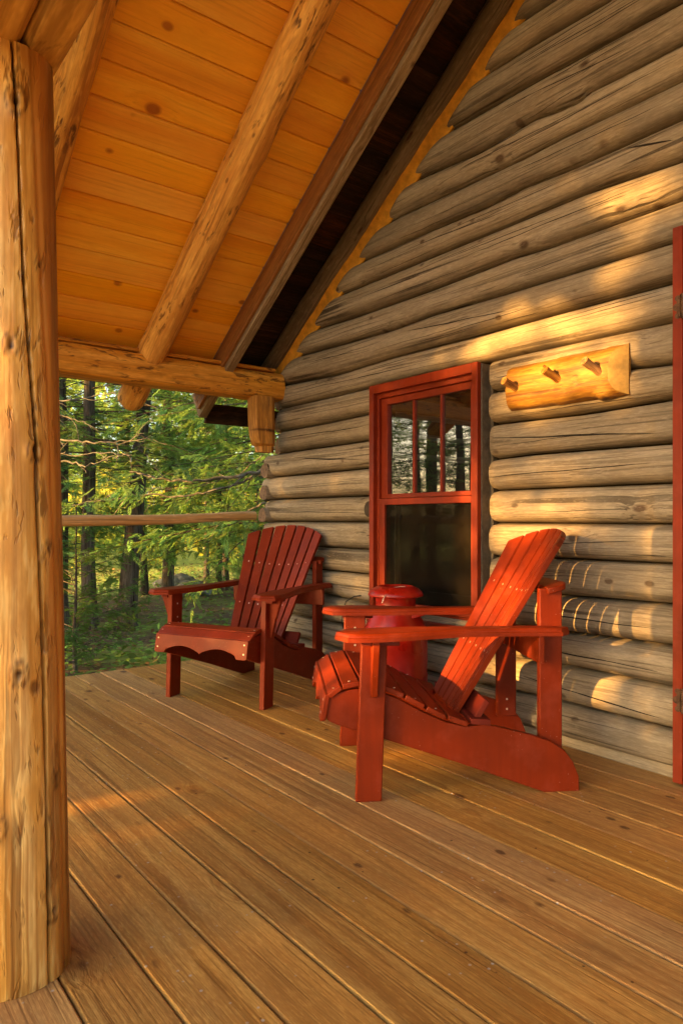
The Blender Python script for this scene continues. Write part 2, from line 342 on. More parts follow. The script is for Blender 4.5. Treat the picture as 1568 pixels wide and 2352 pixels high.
def round_log(name, p0, p1, r0, r1, mat, parent, seed=0, seg=28, n=48, lump=.05, dome=.0, bend=.01, knots=5, flat=None):
    """long peeled log; local z = axis, built at p0"""
    p0 = Vector(p0); p1 = Vector(p1); L = (p1-p0).length; rr = random.Random(seed)
    kn = [(rr.uniform(.05, .95)*L, rr.uniform(0, 2*PI), rr.uniform(.08, .2)) for _ in range(knots)]
    vs = []; rings = []
    ts = [i/(n-1) for i in range(n)]
    zs = [t*L for t in ts]
    if dome: zs = [-dome*(1-math.sqrt(1-((1-k/5)**2)))+0 for k in range(0, 0)]+zs
    for i, z in enumerate(zs):
        t = z/L; r = r0+(r1-r0)*t
        e = 1.0
        if dome:
            for zz in (z, L-z):
                if zz < dome: e = min(e, .45+.55*math.sqrt(max(0, 1-(1-zz/dome)**2)))
        cx = bend*wob(z, seed, .8); cy = bend*wob(z, seed+5, .8)
        for k in range(seg):
            a = 2*PI*k/seg
            q = r*e*(1+lump*wob(z*1.4+2*math.cos(a), seed+2)+.35*lump*math.sin(3*a+z*1.1+seed))
            for (kz, ka, kh) in kn:
                d2 = ((z-kz)/.05)**2+((math.atan2(math.sin(a-ka), math.cos(a-ka)))/.45)**2
                if d2 < 6: q += r*kh*math.exp(-d2)
            x, y = cx+q*math.cos(a), cy+q*math.sin(a)
            vs.append((x, y, z))
    N = len(zs)
    fs = [(i*seg+k, i*seg+(k+1) % seg, (i+1)*seg+(k+1) % seg, (i+1)*seg+k) for i in range(N-1) for k in range(seg)]
    fs += [tuple(reversed(range(seg))), tuple(range((N-1)*seg, N*seg))]
    m = MB(); m.add(vs, fs); o = m.build(name, mat, parent, smooth=True, angle=50)
    o.location = p0; o.rotation_mode = 'QUATERNION'; o.rotation_quaternion = (p1-p0).to_track_quat('Z', 'X')
    return o

# ------------------------------------------------------------------ ground
def ground_z(x, y):
    d = max(0.0, y-4.3)
    return -.30-.05*min(1, d/4)+.05*math.sin(x*.6+y*.35)+.03*math.sin(x*1.7-y*1.1)+.006*max(0, y-12)
m = MB(); xs = sorted(set([-120, -70, -40, -25]+[-16+i*.5 for i in range(90)]+[35, 50, 80, 120])); ys = sorted(set([-120, -60, -30, -15]+[-8+i*.5 for i in range(84)]+[40, 60, 90, 160]))
nx = len(xs); vs = [(x, y, ground_z(x, y) if -16 <= x <= 30 and -8 <= y <= 36 else -.25) for y in ys for x in xs]
m.add(vs, [(j*nx+i, j*nx+i+1, (j+1)*nx+i+1, (j+1)*nx+i) for j in range(len(ys)-1) for i in range(nx-1)])
M = NT('forest_floor'); tc = M.new('ShaderNodeTexCoord').outputs['Object']
a = M.noise(tc, .5, 4, .6); b = M.noise(tc, 14, 5, .7); c_ = M.noise(tc, 55, 3, .7)
c = M.mix(M.ramp(b, .35, .65), (.045, .028, .014), (.15, .09, .045)); c = M.mix(M.ramp(c_, .45, .62), c, (.21, .13, .07))
grass = M.mix(M.ramp(b, .35, .65), (.16, .24, .045), (.36, .42, .07))
sep = M.new('ShaderNodeSeparateXYZ'); M.put(sep.inputs[0], tc)
far = M.ramp(M.math('ADD', sep.outputs[1], M.math('MULTIPLY', M.math('SUBTRACT', a, .5), 10)), 9.5, 13.0)
c = M.mix(M.math('MAXIMUM', far, M.ramp(a, .52, .62)), c, grass)
M.put(M.b.inputs['Base Color'], c); M.b.inputs['Roughness'].default_value = .95; M.put(M.b.inputs['Normal'], M.bump(b, .8, .03))
g = m.build('ground', M.m); tag(g, kind='structure')

# ------------------------------------------------------------------ porch deck
m = MB(); P = .1465; x0 = .856-P*13; k = 0; prof0 = []
x = x0
while x < 2.46:
    w = P-.0040; xa, xb = x+.0020, x+.0020+w; bv = .0045
    rnd = random.random(); yend = 4.25+random.uniform(-.004, .004); zt = random.uniform(-.0012, .0012)
    poly = [(xa, -.03), (xa, zt-bv), (xa+.0022, zt-.0014), (xa+bv, zt), (xb-bv, zt), (xb-.0022, zt-.0014), (xb, zt-bv), (xb, -.03)]
    m.prism(poly, lambda p, t: (p[0]+.0012*wob(t, k), t, p[1]), -3.2, yend, rnd, steps=24)
    x += P; k += 1
dk = m.build('porch_deck', m_deck); tag(dk, kind='structure')
m = MB()
for yy in [-3+i*.41 for i in range(18)]: m.box(-1.04, 2.46, yy-.019, yy+.019, -.2, -.032)
m.box(-1.05, 2.46, 4.16, 4.20, -.24, -.031); m.box(-1.05, -1.01, -3.2, 4.16, -.24, -.031)
m.box(-1.04, 2.46, -3.19, 4.15, -.215, -.203)
jo = m.build('deck_joists', m_header); tag(jo, kind='structure')

# ------------------------------------------------------------------ log cabin
SL = .667; ZC = 1.95; YC = 3.73; RIDGE = .8
def zc(y): return ZC+SL*(YC-y) if y >= RIDGE else ZC+SL*(YC-(2*RIDGE-y))
cabin = empty('log_cabin', (2.5, 0.8, 0)); tag(cabin, 'weathered grey log cabin with red window frame and yellow foam under its gable log', 'cabin')
CI = cabin.matrix_world
SEAMS = [
 [(1.95, 3.036), (.4, 3.02)], [(2.197, 2.912), (1.864, 2.908), (1.489, 2.89)], [(2.426, 2.764), (2.052, 2.76), (1.73, 2.753), (1.223, 2.73)],
 [(2.644, 2.622), (2.362, 2.604), (2.144, 2.585), (1.964, 2.595), (1.839, 2.601), (1.723, 2.580), (1.627, 2.573), (1.571, 2.59), (1.444, 2.584), (1.223, 2.582)],
 [(2.836, 2.466), (2.638, 2.474), (2.117, 2.46), (1.88, 2.454), (1.685, 2.461), (1.223, 2.451)],
 [(3.011, 2.33), (2.444, 2.33), (2.098, 2.318), (1.88, 2.332), (1.649, 2.318), (1.223, 2.32)],
 [(3.25, 2.197), (2.444, 2.198), (1.88, 2.197), (1.606, 2.198), (1.223, 2.172)],
 [(3.45, 2.054), (3.011, 2.041), (2.444, 2.039), (1.947, 2.05), (1.753, 2.039), (1.223, 2.039)],
 [(3.727, 1.932), (3.066, 1.912), (2.71, 1.906), (2.448, 1.916), (1.913, 1.905), (1.261, 1.9)],
 [(3.782, 1.775), (3.212, 1.749), (2.735, 1.762), (2.117, 1.756), (1.738, 1.759), (1.261, 1.758)],
 [(3.773, 1.629), (2.931, 1.632), (2.117, 1.627), (1.8, 1.628), (1.261, 1.62)],
 [(3.773, 1.484), (3.338, 1.485), (2.935, 1.493), (2.117, 1.488), (1.418, 1.481), (1.261, 1.471)],
 [(3.811, 1.346), (2.94, 1.35), (2.125, 1.346), (1.606, 1.337), (1.261, 1.347)],
 [(4.035, 1.199), (3.823, 1.196), (2.944, 1.199), (2.125, 1.187), (1.88, 1.195), (1.261, 1.191)],
 [(4.035, 1.051), (2.944, 1.049), (1.261, 1.050)], [(4.035, .907), (1.261, .904)], [(4.035, .764), (3.437, .757), (2.125, .754), (1.723, .761), (1.259, .762)],
 [(4.035, .621), (2.959, .622), (2.144, .617), (1.7, .611), (1.259, .618)], [(4.035, .488), (3.371, .482), (2.959, .461), (1.723, .464), (1.259, .471)],
 [(4.035, .343), (3.593, .326), (1.947, .318), (1.685, .331), (1.259, .325)], [(4.035, .198), (3.147, .179), (2.177, .17), (1.835, .181), (1.258, .176)],
 [(4.035, .05), (3.147, .03), (1.258, .04)]]
XB = 2.505
def wall_log(top, bot, ya, yb, seed, rounda=False, roundb=False, slope=True, hx=None):
    """log between two seam tables from yb(low y) to ya(high y)."""
    rr = random.Random(seed); hx = hx or rr.uniform(.064, .076); NP = 15; n = max(10, int((ya-yb)/.035)); shape = rr.uniform(2.6, 3.8)
    dents = [(rr.uniform(yb, ya), rr.uniform(-.6, .6), rr.uniform(-.003, .004), rr.uniform(.03, .08)) for _ in range(int((ya-yb)*5)+1)]
    vs = []
    rows = []; cut = rr.uniform(-.022, .012)
    for j in range(NP):
        s = -1+2*j/(NP-1); s = math.sin(s*PI/2)*.35+s*.65
        row = []
        zmid = .5*(lerp_tab(top, .5*(ya+yb))+lerp_tab(bot, .5*(ya+yb)))
        hz0 = .5*(lerp_tab(top, .5*(ya+yb))-lerp_tab(bot, .5*(ya+yb)))
        ymax = ya
        if slope:
            zz = zmid+s*hz0
            ymax = min(ya, YC-(zz+.092+cut*(zz > 1.95)-ZC)/SL)
            if zmid > 1.30: ymax = min(ymax, 3.83)
        for i in range(n+1):
            u = i/n
            y = yb+(ymax-yb)*u
            zt, zb = lerp_tab(top, y), lerp_tab(bot, y); c = (zt+zb)/2; hz = (zt-zb)/2-.0026
            prof = (1-abs(s)**shape)**(1/2.0)
            e = 1.0
            if ymax-y < .055 and rounda: e = min(e, math.sqrt(max(0, 1-(1-(ymax-y)/.055)**2))*.9+.1*(ymax-y > 0))
            if y-yb < .045 and roundb: e = min(e, math.sqrt(max(0, 1-(1-(y-yb)/.045)**2)))
            dx = .0030*wob(y, seed, .8)+.0010*wob(y*3+s*2.5, seed+3)
            for (dy, ds, dh, dr) in dents:
                q = ((y-dy)/dr)**2+((s-ds)/.5)**2
                if q < 5: dx += dh*math.exp(-q)
            xx = XB-.020-(hx*prof+dx*prof)*e-.004
            zz = c+s*hz*(1 if e > .99 else (.80+.20*e))
            row.append((xx, y, zz))
        rows.append(row)
    for row in rows: vs += row
    W_ = n+1
    fs = [(j*W_+i, j*W_+i+1, (j+1)*W_+i+1, (j+1)*W_+i) for j in range(NP-1) for i in range(n)]
    # back
    k0 = len(vs)
    for row in (rows[0], rows[-1]):
        vs += [(XB+.05, p[1], p[2]) for p in (row[0], row[-1])]
    fs += [tuple([k0]+[j*W_ for j in range(NP)]+[k0+2]), tuple([k0+1]+[j*W_+n for j in range(NP)]+[k0+3]), (k0, k0+1, k0+3, k0+2),
           tuple([k0]+list(range(W_))+[k0+1]), tuple([k0+2]+list(range((NP-1)*W_, NP*W_))+[k0+3])]
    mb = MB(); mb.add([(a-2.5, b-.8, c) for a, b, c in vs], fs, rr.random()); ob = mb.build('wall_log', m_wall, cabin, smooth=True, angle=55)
    dk = []
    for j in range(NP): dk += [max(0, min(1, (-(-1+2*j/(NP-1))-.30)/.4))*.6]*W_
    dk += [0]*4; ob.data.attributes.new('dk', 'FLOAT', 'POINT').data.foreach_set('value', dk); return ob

WY0, WY1, WZ0, WZ1 = 2.115, 2.864, .43, 1.623      # window casing
DY = 1.230
tops = [[(3, 3.9), (.4, 3.9)], [(3, 3.78), (.4, 3.78)], [(3, 3.66), (.4, 3.66)], [(3, 3.53), (.4, 3.53)], [(3, 3.41), (.4, 3.41)], [(3, 3.29), (.4, 3.29)], [(3, 3.17), (.4, 3.17)]]
allseams = tops+SEAMS
for i in range(len(allseams)-1):
    t, b = allseams[i], allseams[i+1]; zm = .5*(t[0][1]+b[0][1])
    yend = YC-(zm+.085-ZC)/SL
    mid_open = zm < 1.93
    lo = DY if mid_open else max(-2.2, 2*RIDGE-yend)
    hi = 4.02 if zm < 1.33 else 4.5
    if zm < 1.33: hi = 4.0+.02*math.sin(i*2.3)
    if WZ0+.02 < zm < WZ1-.02:
        wall_log(t, b, hi, WY1-.01, i*3+1, rounda=True, slope=zm > 1.33)
        wall_log(t, b, WY0-.0135, lo, i*3+2, rounda=True, slope=False)
    else:
        wall_log(t, b, hi, lo, i*3+1, rounda=True, roundb=not mid_open, slope=zm > 1.33)
    if mid_open: wall_log(t, b, .36, -2.3, i*3+3, slope=False)
# long open drying checks in the log faces (thin recessed-looking dark splits)
def log_check(ya, za, yb, zb, w, seed):
    mb = MB(); n = max(14, int(abs(ya-yb)/.03)); up = []; lo = []
    for i in range(n+1):
        u = i/n; y = ya+(yb-ya)*u; z = za+(zb-za)*u+.006*wob(y*1.6, seed); ww = w*(math.sin(PI*min(1, u*1.0+.0))**.6 if 0 < u < 1 else 0)*(.7+.3*wob(y*6, seed+1))
        x = wall_x(y, z)-.0010
        up.append((x-2.5, y-.8, z+ww/2)); lo.append((x-2.5, y-.8, z-ww/2))
    k = n+1; mb.add(up+lo, [(i, i+1, k+i+1, k+i) for i in range(n)]); mb.build('drying_check', m_cord2, cabin)
bpy.context.view_layer.update()
from mathutils.bvhtree import BVHTree
_vv = []; _ff = []
for o_ in COL.objects:
    if o_.name.startswith('wall_log'):
        k_ = len(_vv); _vv += [tuple(o_.matrix_world @ v.co) for v in o_.data.vertices]; _ff += [tuple(i+k_ for i in p.vertices) for p in o_.data.polygons]
_bvh = BVHTree.FromPolygons(_vv, _ff)
def wall_x(y, z):
    h = _bvh.ray_cast(Vector((2.0, y, z)), Vector((1, 0, 0)), 1.0); return h[0].x if h[0] else 2.45
m_cord2 = plain('crack_dark', (.018, .012, .008), .95, n=40)
for q, c_ in enumerate([(1.42, 2.285, 1.235, 2.235, .012), (2.6, 1.865, 1.95, 1.81, .007), (3.62, 1.30, 2.93, 1.245, .010), (2.11, 1.285, 1.27, 1.225, .009), (2.05, 1.535, 1.75, 1.545, .005), (2.1, 1.10, 1.30, 1.125, .006), (3.5, 1.70, 2.5, 1.68, .005),
     (3.7, .965, 3.0, .955, .005), (2.05, .80, 1.35, .845, .005), (1.95, .535, 1.27, .535, .006), (2.0, .40, 1.27, .375, .007), (1.9, .26, 1.28, .215, .008), (2.2, 2.12, 1.4, 2.13, .005), (2.6, 2.27, 1.9, 2.25, .005), (1.95, 2.40, 1.3, 2.38, .005), (2.0, 2.70, 1.4, 2.655, .006), (3.9, .70, 3.1, .68, .004), (3.3, 1.42, 2.93, 1.425, .005), (3.0, 2.12, 2.4, 2.115, .005), (2.2, 2.54, 1.6, 2.52, .005), (1.9, 2.83, 1.3, 2.80, .005), (3.5, 1.86, 2.9, 1.83, .004), (2.05, .68, 1.6, .70, .004)]):
    log_check(*c_, q)
# hairline weather cracks: thin dark slivers lying on the log faces, one mesh (nobody could count them)
mb = MB(); hr = random.Random(4)
for i in range(1, len(allseams)-1):
    t_, b_ = allseams[i], allseams[i+1] if i+1 < len(allseams) else None
    zc_ = .5*(t_[0][1]+b_[0][1])
    if zc_ > 3.1: continue
    for q in range(hr.randint(7, 11)):
        y0_ = hr.uniform(1.25, min(3.9, YC-(zc_+.16-ZC)/SL)); L_ = hr.uniform(.12, .75)
        z0_ = lerp_tab(b_, y0_)+.012+hr.random()*(lerp_tab(t_, y0_)-lerp_tab(b_, y0_)-.03); w_ = hr.uniform(.0010, .0030); sl_ = hr.uniform(-.02, .02); n = max(6, int(L_/.03)); up = []; lo = []; ok = True
        for k in range(n+1):
            u = k/n; y = y0_-L_*u; z = z0_+sl_*L_*u+.0035*wob(y*3, q+i); ww = w_*math.sin(PI*u)**.5 if 0 < k < n else 0
            if y < 1.24 or (z < WZ1+.03 and WY0-.05 < y < WY1+.02): ok = False; break
            x = wall_x(y, z)-.0008; up.append((x-2.5, y-.8, z+ww/2)); lo.append((x-2.5, y-.8, z-ww/2))
        if ok: k = n+1; mb.add(up+lo, [(j, j+1, k+j+1, k+j) for j in range(n)])
hc = mb.build('hairline_cracks', m_cord2, cabin); hc['kind'] = 'stuff'
# sill piece, backing, chinking strips in the seams
m = MB(); O = (-2.5, -.8, 0); MO = Matrix.Translation(Vector(O))
m.box(2.465, 2.54, DY, 4.0, -.03, .045, M=MO); m.build('sill_timber', m_wall, cabin, bevel=.004)
m = MB()
def wallpoly(ya, yb, z0, z1):
    m.box(XB+.012, XB+.055, ya, yb, z0, z1, M=MO)
wallpoly(WY1-.02, 3.8, 0, 1.66); wallpoly(DY, WY0+.01, 0, 1.66)
m.prism([(3.8, 1.66), (RIDGE, zc(RIDGE)-.12), (2*RIDGE-3.8, 1.66), (2*RIDGE-3.8, 0), (.36, 0), (.36, 1.95), (DY, 1.95), (DY, 1.66)], lambda p, t: (t-2.5, p[0]-.8, p[1]), XB+.012, XB+.055)
wallpoly(WY0, WY1, 0, WZ0+.02)
m.build('wall_core', m_dark, cabin)
# cross logs at the corner
ends = [(0, z) for z in (1.236, 1.09, .946, .80, .655, .515, .37, .225, .08, 1.385, 1.53, 1.67)]
for k, (_, z) in enumerate(ends):
    out = 2.398-.010*(k % 3) if z < 1.3 else 2.45
    yl = 3.925 if z < 1.3 else 3.84
    mb = MB(); seg = 14; nn = 8; vs = []
    for i in range(nn):
        xx = out+(6.4-out)*i/(nn-1)
        for q in range(seg):
            a = 2*PI*q/seg; r = .046*(1+.06*wob(xx*2+math.cos(a), k)+.10*math.cos(3*a+k))
            vs.append((xx-2.5, yl+r*1.0*math.cos(a)-.8, z+r*1.02*math.sin(a)))
    mb.add(vs, [(i*seg+q, i*seg+(q+1) % seg, (i+1)*seg+(q+1) % seg, (i+1)*seg+q) for i in range(nn-1) for q in range(seg)]+[tuple(range(seg))], random.random())
    wl_ = mb.build('wall_log', m_wallx, cabin, smooth=True, angle=50)
    wl_.data.materials.append(m_endgrain); wl_.data.polygons[len(wl_.data.polygons)-1].material_index = 1
# side wall core + interior room
m = MB(); m.box(2.56, 6.4, 3.80, 3.9, 0, 1.8, M=MO); m.box(6.4, 6.5, -2.3, 3.9, 0, 1.8, M=MO); m.box(2.56, 6.4, -2.3, -2.2, 0, 1.8, M=MO)
m.box(2.56, 6.4, -2.2, 3.8, 2.15, 2.2, M=MO); m.box(2.56, 6.4, -2.2, 3.8, -.03, 0, M=MO)
m.build('interior_room', m_inner, cabin)
# old roof of the cabin
def slopepiece(x0, x1, o0, o1, y0, y1, rnd=0.0, mb=None, sub=1):
    """slab following the far roof slope from y0 up to y1 (z offsets o0..o1 from the ceiling plane)"""
    mb.prism([(x0, o0), (x1, o0), (x1, o1), (x0, o1)], lambda p, t: (p[0], t, ZC+SL*(YC-t)+p[1]), y0, y1, rnd, steps=sub)
def slopelocal(name, x0, x1, o0, o1, y0, y1, mat, parent, rnd=0.0, bevel=.003, both=True):
    """board with its own local z axis up the slope so that grain follows it"""
    L = math.hypot(y0-y1, SL*(y0-y1)); cs = 1/math.sqrt(1+SL*SL)
    mb = MB(); nst = 24
    mb.prism([(x0-x0, o0*cs), (x1-x0, o0*cs), (x1-x0, o1*cs), (x0-x0, o1*cs)], lambda p, t: (p[0], p[1]+.0015*wob(t, int(o0*100)), t), 0, L, rnd, steps=nst)
    ob = mb.build(name, mat, parent, bevel=bevel)
    z_ = Vector((0, -1, SL)).normalized(); x_ = Vector((1, 0, 0)); y_ = z_.cross(x_)
    R3 = Matrix((x_, y_, z_)).transposed().to_4x4()
    if y_.z < 0: pass
    ob.matrix_basis = Matrix.Translation(Vector((x0, y0, ZC+SL*(YC-y0)))-(Vector(cabin.location) if parent is cabin else Vector((0, 0, 0)))) @ R3
    return ob
# note: local y of the slope frame points along slope normal (up)
slopelocal('rake_board', 1.98, 2.0, -.135, -.002, 4.10, RIDGE, m_fascia, cabin)
slopelocal('rake_trim', 2.001, 2.055, -.165, .05, 4.14, RIDGE, m_gboard, cabin)
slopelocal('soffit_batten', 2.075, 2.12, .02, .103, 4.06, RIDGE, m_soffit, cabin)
m = MB(); yy = 4.10
while yy > RIDGE:
    w = random.uniform(.13, .19); y1 = max(RIDGE, yy-w)
    slopepiece(2.056-2.5, 6.4-2.5, .104+random.uniform(0, .008), .125, yy-.8, y1-.8+.003, random.random(), m); yy = y1
for i, v in enumerate(m.v): m.v[i] = (v[0], v[1], v[2]-SL*.8)
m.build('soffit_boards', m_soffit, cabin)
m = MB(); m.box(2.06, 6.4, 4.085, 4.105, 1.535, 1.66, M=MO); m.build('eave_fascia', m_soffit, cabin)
m = MB()
for sgn in (1, -1):
    m.prism([(4.12, ZC+SL*(YC-4.12)+.126), (RIDGE, ZC+SL*(YC-RIDGE)+.126), (RIDGE, ZC+SL*(YC-RIDGE)+.16), (4.12, ZC+SL*(YC-4.12)+.16)], lambda p, t: (t-2.5, (p[0] if sgn > 0 else 2*RIDGE-p[0])-.8, p[1]), 2.002, 6.6)
m.build('roof', m_shingle, cabin)
zz = lambda y, off: ZC+SL*(YC-y)+off
rl = round_log('gable_log', (2.40-2.5, 4.07-.8, zz(4.07, .035)), (2.40-2.5, RIDGE-.8, zz(RIDGE, .035)), .052, .055, m_gable, cabin, seed=9, lump=.04, dome=.1, bend=.008, knots=6)
# foam chinking: lumpy strip filling between gable log and wall logs
m = MB(); nn = 150; vs = []; NPF = 7
for i in range(nn+1):
    y = 3.86+(RIDGE-3.86)*i/nn
    lowoff = -.125; upoff = .0
    for j in range(NPF):
        t = j/(NPF-1); off = lowoff+(upoff-lowoff)*t
        xx = 2.450-.035*t+.006*wob(y*4+j*1.3, 8)+.0035*wob(y*13+j*2, 4)
        vs.append((xx-2.5, y-.8, zz(y, off)))
m.add(vs, [(i*NPF+j, i*NPF+j+1, (i+1)*NPF+j+1, (i+1)*NPF+j) for i in range(nn) for j in range(NPF-1)])
fo = m.build('foam_chinking', m_foam, cabin, smooth='all')
sd = fo.modifiers.new('thick', 'SOLIDIFY'); sd.thickness = .02; sd.offset = 0

# ---- window
win = empty('window', (2.45-2.5, 2.53-.8, 1.03)); win.parent = cabin
def wbox(name, mat, boxes, parent=win, bevel=.002, loc=None):
    mb = MB(); T = Matrix.Translation(Vector((-2.45, -2.53, -1.03)))
    for b in boxes: mb.box(*b, M=T)
    return mb.build(name, mat, parent, bevel=bevel)
CX = 2.392
win2 = wbox('casing', m_trim, [(CX, CX+.026, WY0, WY0+.034, WZ0, WZ1-.0), (CX, CX+.026, WY1-.034, WY1, WZ0, WZ1), (CX, CX+.026, WY0+.0345, WY1-.0345, WZ1-.045, WZ1),
                   (CX+.004, CX+.06, WY0-.03, WY1+.03, WZ0-.05, WZ0-.001)], bevel=.003)
wbox('jamb', m_trim, [(CX+.0265, 2.50, WY0+.012, WY0+.03, WZ0, WZ1-.02), (CX+.0265, 2.50, WY1-.05, WY1-.012, WZ0, WZ1-.02), (CX+.0265, 2.50, WY0+.031, WY1-.051, WZ1-.07, WZ1-.02),
                      (CX+.05, 2.505, WY0+.031, WY1-.051, WZ0, WZ0+.035)])
wbox('buck_board', m_buck, [(CX+.0265, 2.50, WY0-.004, WY0+.011, WZ0-.03, WZ1-.005), (2.475, 2.505, WY0-.02, WY0-.0045, WZ0-.03, WZ1-.01)])
# upper sash
SY0, SY1 = WY0+.05, WY1-.07; MR = 1.03
us = wbox('upper_sash', m_trim, [(2.435, 2.465, SY0-.019, SY0+.028, MR-.0, WZ1-.071), (2.435, 2.465, SY1-.028, SY1+.019, MR, WZ1-.071), (2.435, 2.465, SY0+.0285, SY1-.0285, WZ1-.105, WZ1-.071),
                                  (2.435, 2.465, SY0+.0285, SY1-.0285, MR, MR+.022)])
gw = (SY1-SY0-.057)/3
wbox('muntin', m_trim, [(2.440, 2.460, SY0+.0285+gw*i-.007, SY0+.0285+gw*i+.007, MR+.0225, WZ1-.1055) for i in (1,)], us).parent = us
wbox('muntin', m_trim, [(2.440, 2.460, SY0+.0285+gw*i-.007, SY0+.0285+gw*i+.007, MR+.0225, WZ1-.1055) for i in (2,)], us).parent = us
for i in range(3):
    tl = [.0012, -.001, .0005][i]
    mb = MB(); ya, yb = SY0+.0285+gw*i+.004, SY0+.0285+gw*(i+1)-.004; za, zb = MR+.02, WZ1-.104
    T = Matrix.Translation(Vector((-2.45, -2.53, -1.03)))
    mb.add([T @ Vector(p) for p in ((2.452, ya, za), (2.452, yb, za), (2.452+tl*.3, yb, zb), (2.452+tl*.3, ya, zb))], [(0, 1, 2, 3)])
    mb.build('pane', m_glass, us)
# lower screen frame and pane behind
ls = wbox('screen_frame', m_trim, [(2.420, 2.443, SY0-.019, SY0+.012, .47, MR-.002), (2.420, 2.443, SY1-.022, SY1+.019, .47, MR-.002), (2.420, 2.443, SY0+.0125, SY1-.0225, MR-.034, MR-.002), (2.420, 2.443, SY0+.0125, SY1-.0225, .47, .50)])
wbox('screen', m_screen, [(2.432, 2.4325, SY0+.012, SY1-.022, .50, MR-.034)], ls, bevel=0)
l2 = wbox('lower_sash', m_inner, [(2.475, 2.50, SY0, SY0+.03, .47, MR), (2.475, 2.50, SY1-.075, SY1-.045, .47, MR), (2.475, 2.50, SY0+.031, SY1-.076, .47, .56), (2.475, 2.50, SY0+.031, SY1-.076, MR-.03, MR)])
wbox('pane', m_glass_low, [(2.486, 2.4862, SY0+.03, SY1-.075, .56, MR-.03)], l2, bevel=0)
wbox('putty_line', m_lichen, [(2.470, 2.4745, SY1-.052, SY1-.045, .56, MR-.03), (2.470, 2.4745, SY0+.03, SY1-.055, .56, .564)], l2, bevel=0)

# ---- door at right
door = empty('door', (2.45-2.5, .80-.8, 0)); door.parent = cabin
def dbox(name, mat, boxes, parent=door, bevel=.002):
    mb = MB(); T = Matrix.Translation(Vector((-2.45, -.80, 0)))
    for b in boxes: mb.box(*b, M=T)
    return mb.build(name, mat, parent, bevel=bevel)
dbox('door_frame', m_trim, [(2.385, 2.53, DY-.036, DY-.001, .015, 1.924), (2.385, 2.53, .36, .395, .015, 1.924), (2.41, 2.53, .396, DY-.037, 1.885, 1.924)], bevel=.003)
dl = dbox('door_leaf', m_doorp, [(2.395, 2.425, DY-.135, DY-.045, .03, 1.878), (2.395, 2.425, .40, .49, .03, 1.878), (2.395, 2.425, .491, DY-.136, 1.77, 1.878), (2.395, 2.425, .491, DY-.136, .03, .22), (2.395, 2.425, .491, DY-.136, .85, .95)])
dbox('screen', m_screen, [(2.408, 2.4085, .49, DY-.135, .22, .85), (2.408, 2.4085, .49, DY-.135, .95, 1.77)], dl, bevel=0)
dbox('inner_door', m_trim, [(2.47, 2.51, .40, DY-.045, .02, 1.88)])
for z in (1.646, .302):
    mb = MB(); T = Matrix.Translation(Vector((-2.45, -.80, 0)))
    for q in range(13): mb.tube([T @ Vector((2.380, DY-.040, z-.036+q*.006)), T @ Vector((2.380, DY-.040, z-.0325+q*.006))], .009, 12)
    mb.tube([T @ Vector((2.380, DY-.040, z-.042)), T @ Vector((2.380, DY-.040, z+.042))], .0055, 10)
    for (dy, dz, r) in ((.0, .030, .010), (.004, .0, .013), (.0, -.030, .010)):
        c0 = T @ Vector((2.3835, DY-.022+dy, z+dz)); mb.tube([c0, c0-Vector((.003, 0, 0))], r, 12)
        mb.tube([c0-Vector((.003, 0, 0)), c0-Vector((.0055, 0, 0))], r*.45, 8)
    mb.box(2.3815, 2.3845, DY-.034, DY-.018, z-.036, z+.036, M=T)
    mb.box(2.3900, 2.3945, DY-.085, DY-.05, z-.036, z+.036, M=T)
    mb.build('hinge', m_iron, door, smooth=True)

# ------------------------------------------------------------------ porch roof
porch = empty('porch_roof', (0, 0, 0)); tag(porch, 'orange stained plank porch ceiling on peeled pine rafters', 'porch roof')
m = MB(); cs = 1/math.sqrt(1+SL*SL); y = 4.08; bw = .142*cs*1.0
ystarts = []
k = 0
while y > RIDGE+.01:
    y1 = max(RIDGE, y-.118+.0)
    rnd = random.random(); bv = .004
    g0 = y-.0036*cs; g1 = y1+.0036*cs
    # v-groove edges
    zj = random.uniform(0, .0015)
    prof = [(g0, .03), (g0, .004), (g0-bv, zj), (g1+bv, zj), (g1, .004), (g1, .03)]
    m.prism(prof, lambda p, t: (t, p[0], ZC+SL*(YC-p[0])+p[1]), -.12, 1.979, rnd, steps=1)
    y = y1; k += 1
y = 4.08
while y > RIDGE+.01:
    y1 = max(RIDGE, y-.118); rnd = random.random(); g0 = 2*RIDGE-y+.002; g1 = 2*RIDGE-y1-.002
    m.prism([(g0, .03), (g0, .001), (g1, .001), (g1, .03)], lambda p, t: (t, p[0], zc(p[0])+p[1]), -.12, 1.979, rnd); y = y1
m.build('ceiling_boards', m_ceil, porch)
m = MB()
for sgn in (1, -1):
    m.prism([(4.12, zz(4.12, .031)), (RIDGE, zz(RIDGE, .031)), (RIDGE, zz(RIDGE, .08)), (4.12, zz(4.12, .08))], lambda p, t: (t, p[0] if sgn > 0 else 2*RIDGE-p[0], p[1]), -.14, 1.979)
m.build('roof_deck', m_shingle, porch)
RR = .074; OFF = -RR*math.sqrt(1+SL*SL)+.004
for i, (x, r0, r1) in enumerate(((.03, .08, .075), (.80, .078, .075), (1.57, .080, .072))):
    round_log('rafter', (x, 4.12, zz(4.12, OFF-.004)), (x, RIDGE, zz(RIDGE, OFF)), r0, r1, m_raft, porch, seed=21+i*4, lump=.075, dome=.09, bend=.010, knots=9, n=90)
    yb = 2*RIDGE-4.06
    round_log('rafter', (x, yb, zz(4.06, OFF)), (x, RIDGE, zz(RIDGE, OFF)), .074, .072, m_raft, porch, seed=41+i*4, dome=.09)
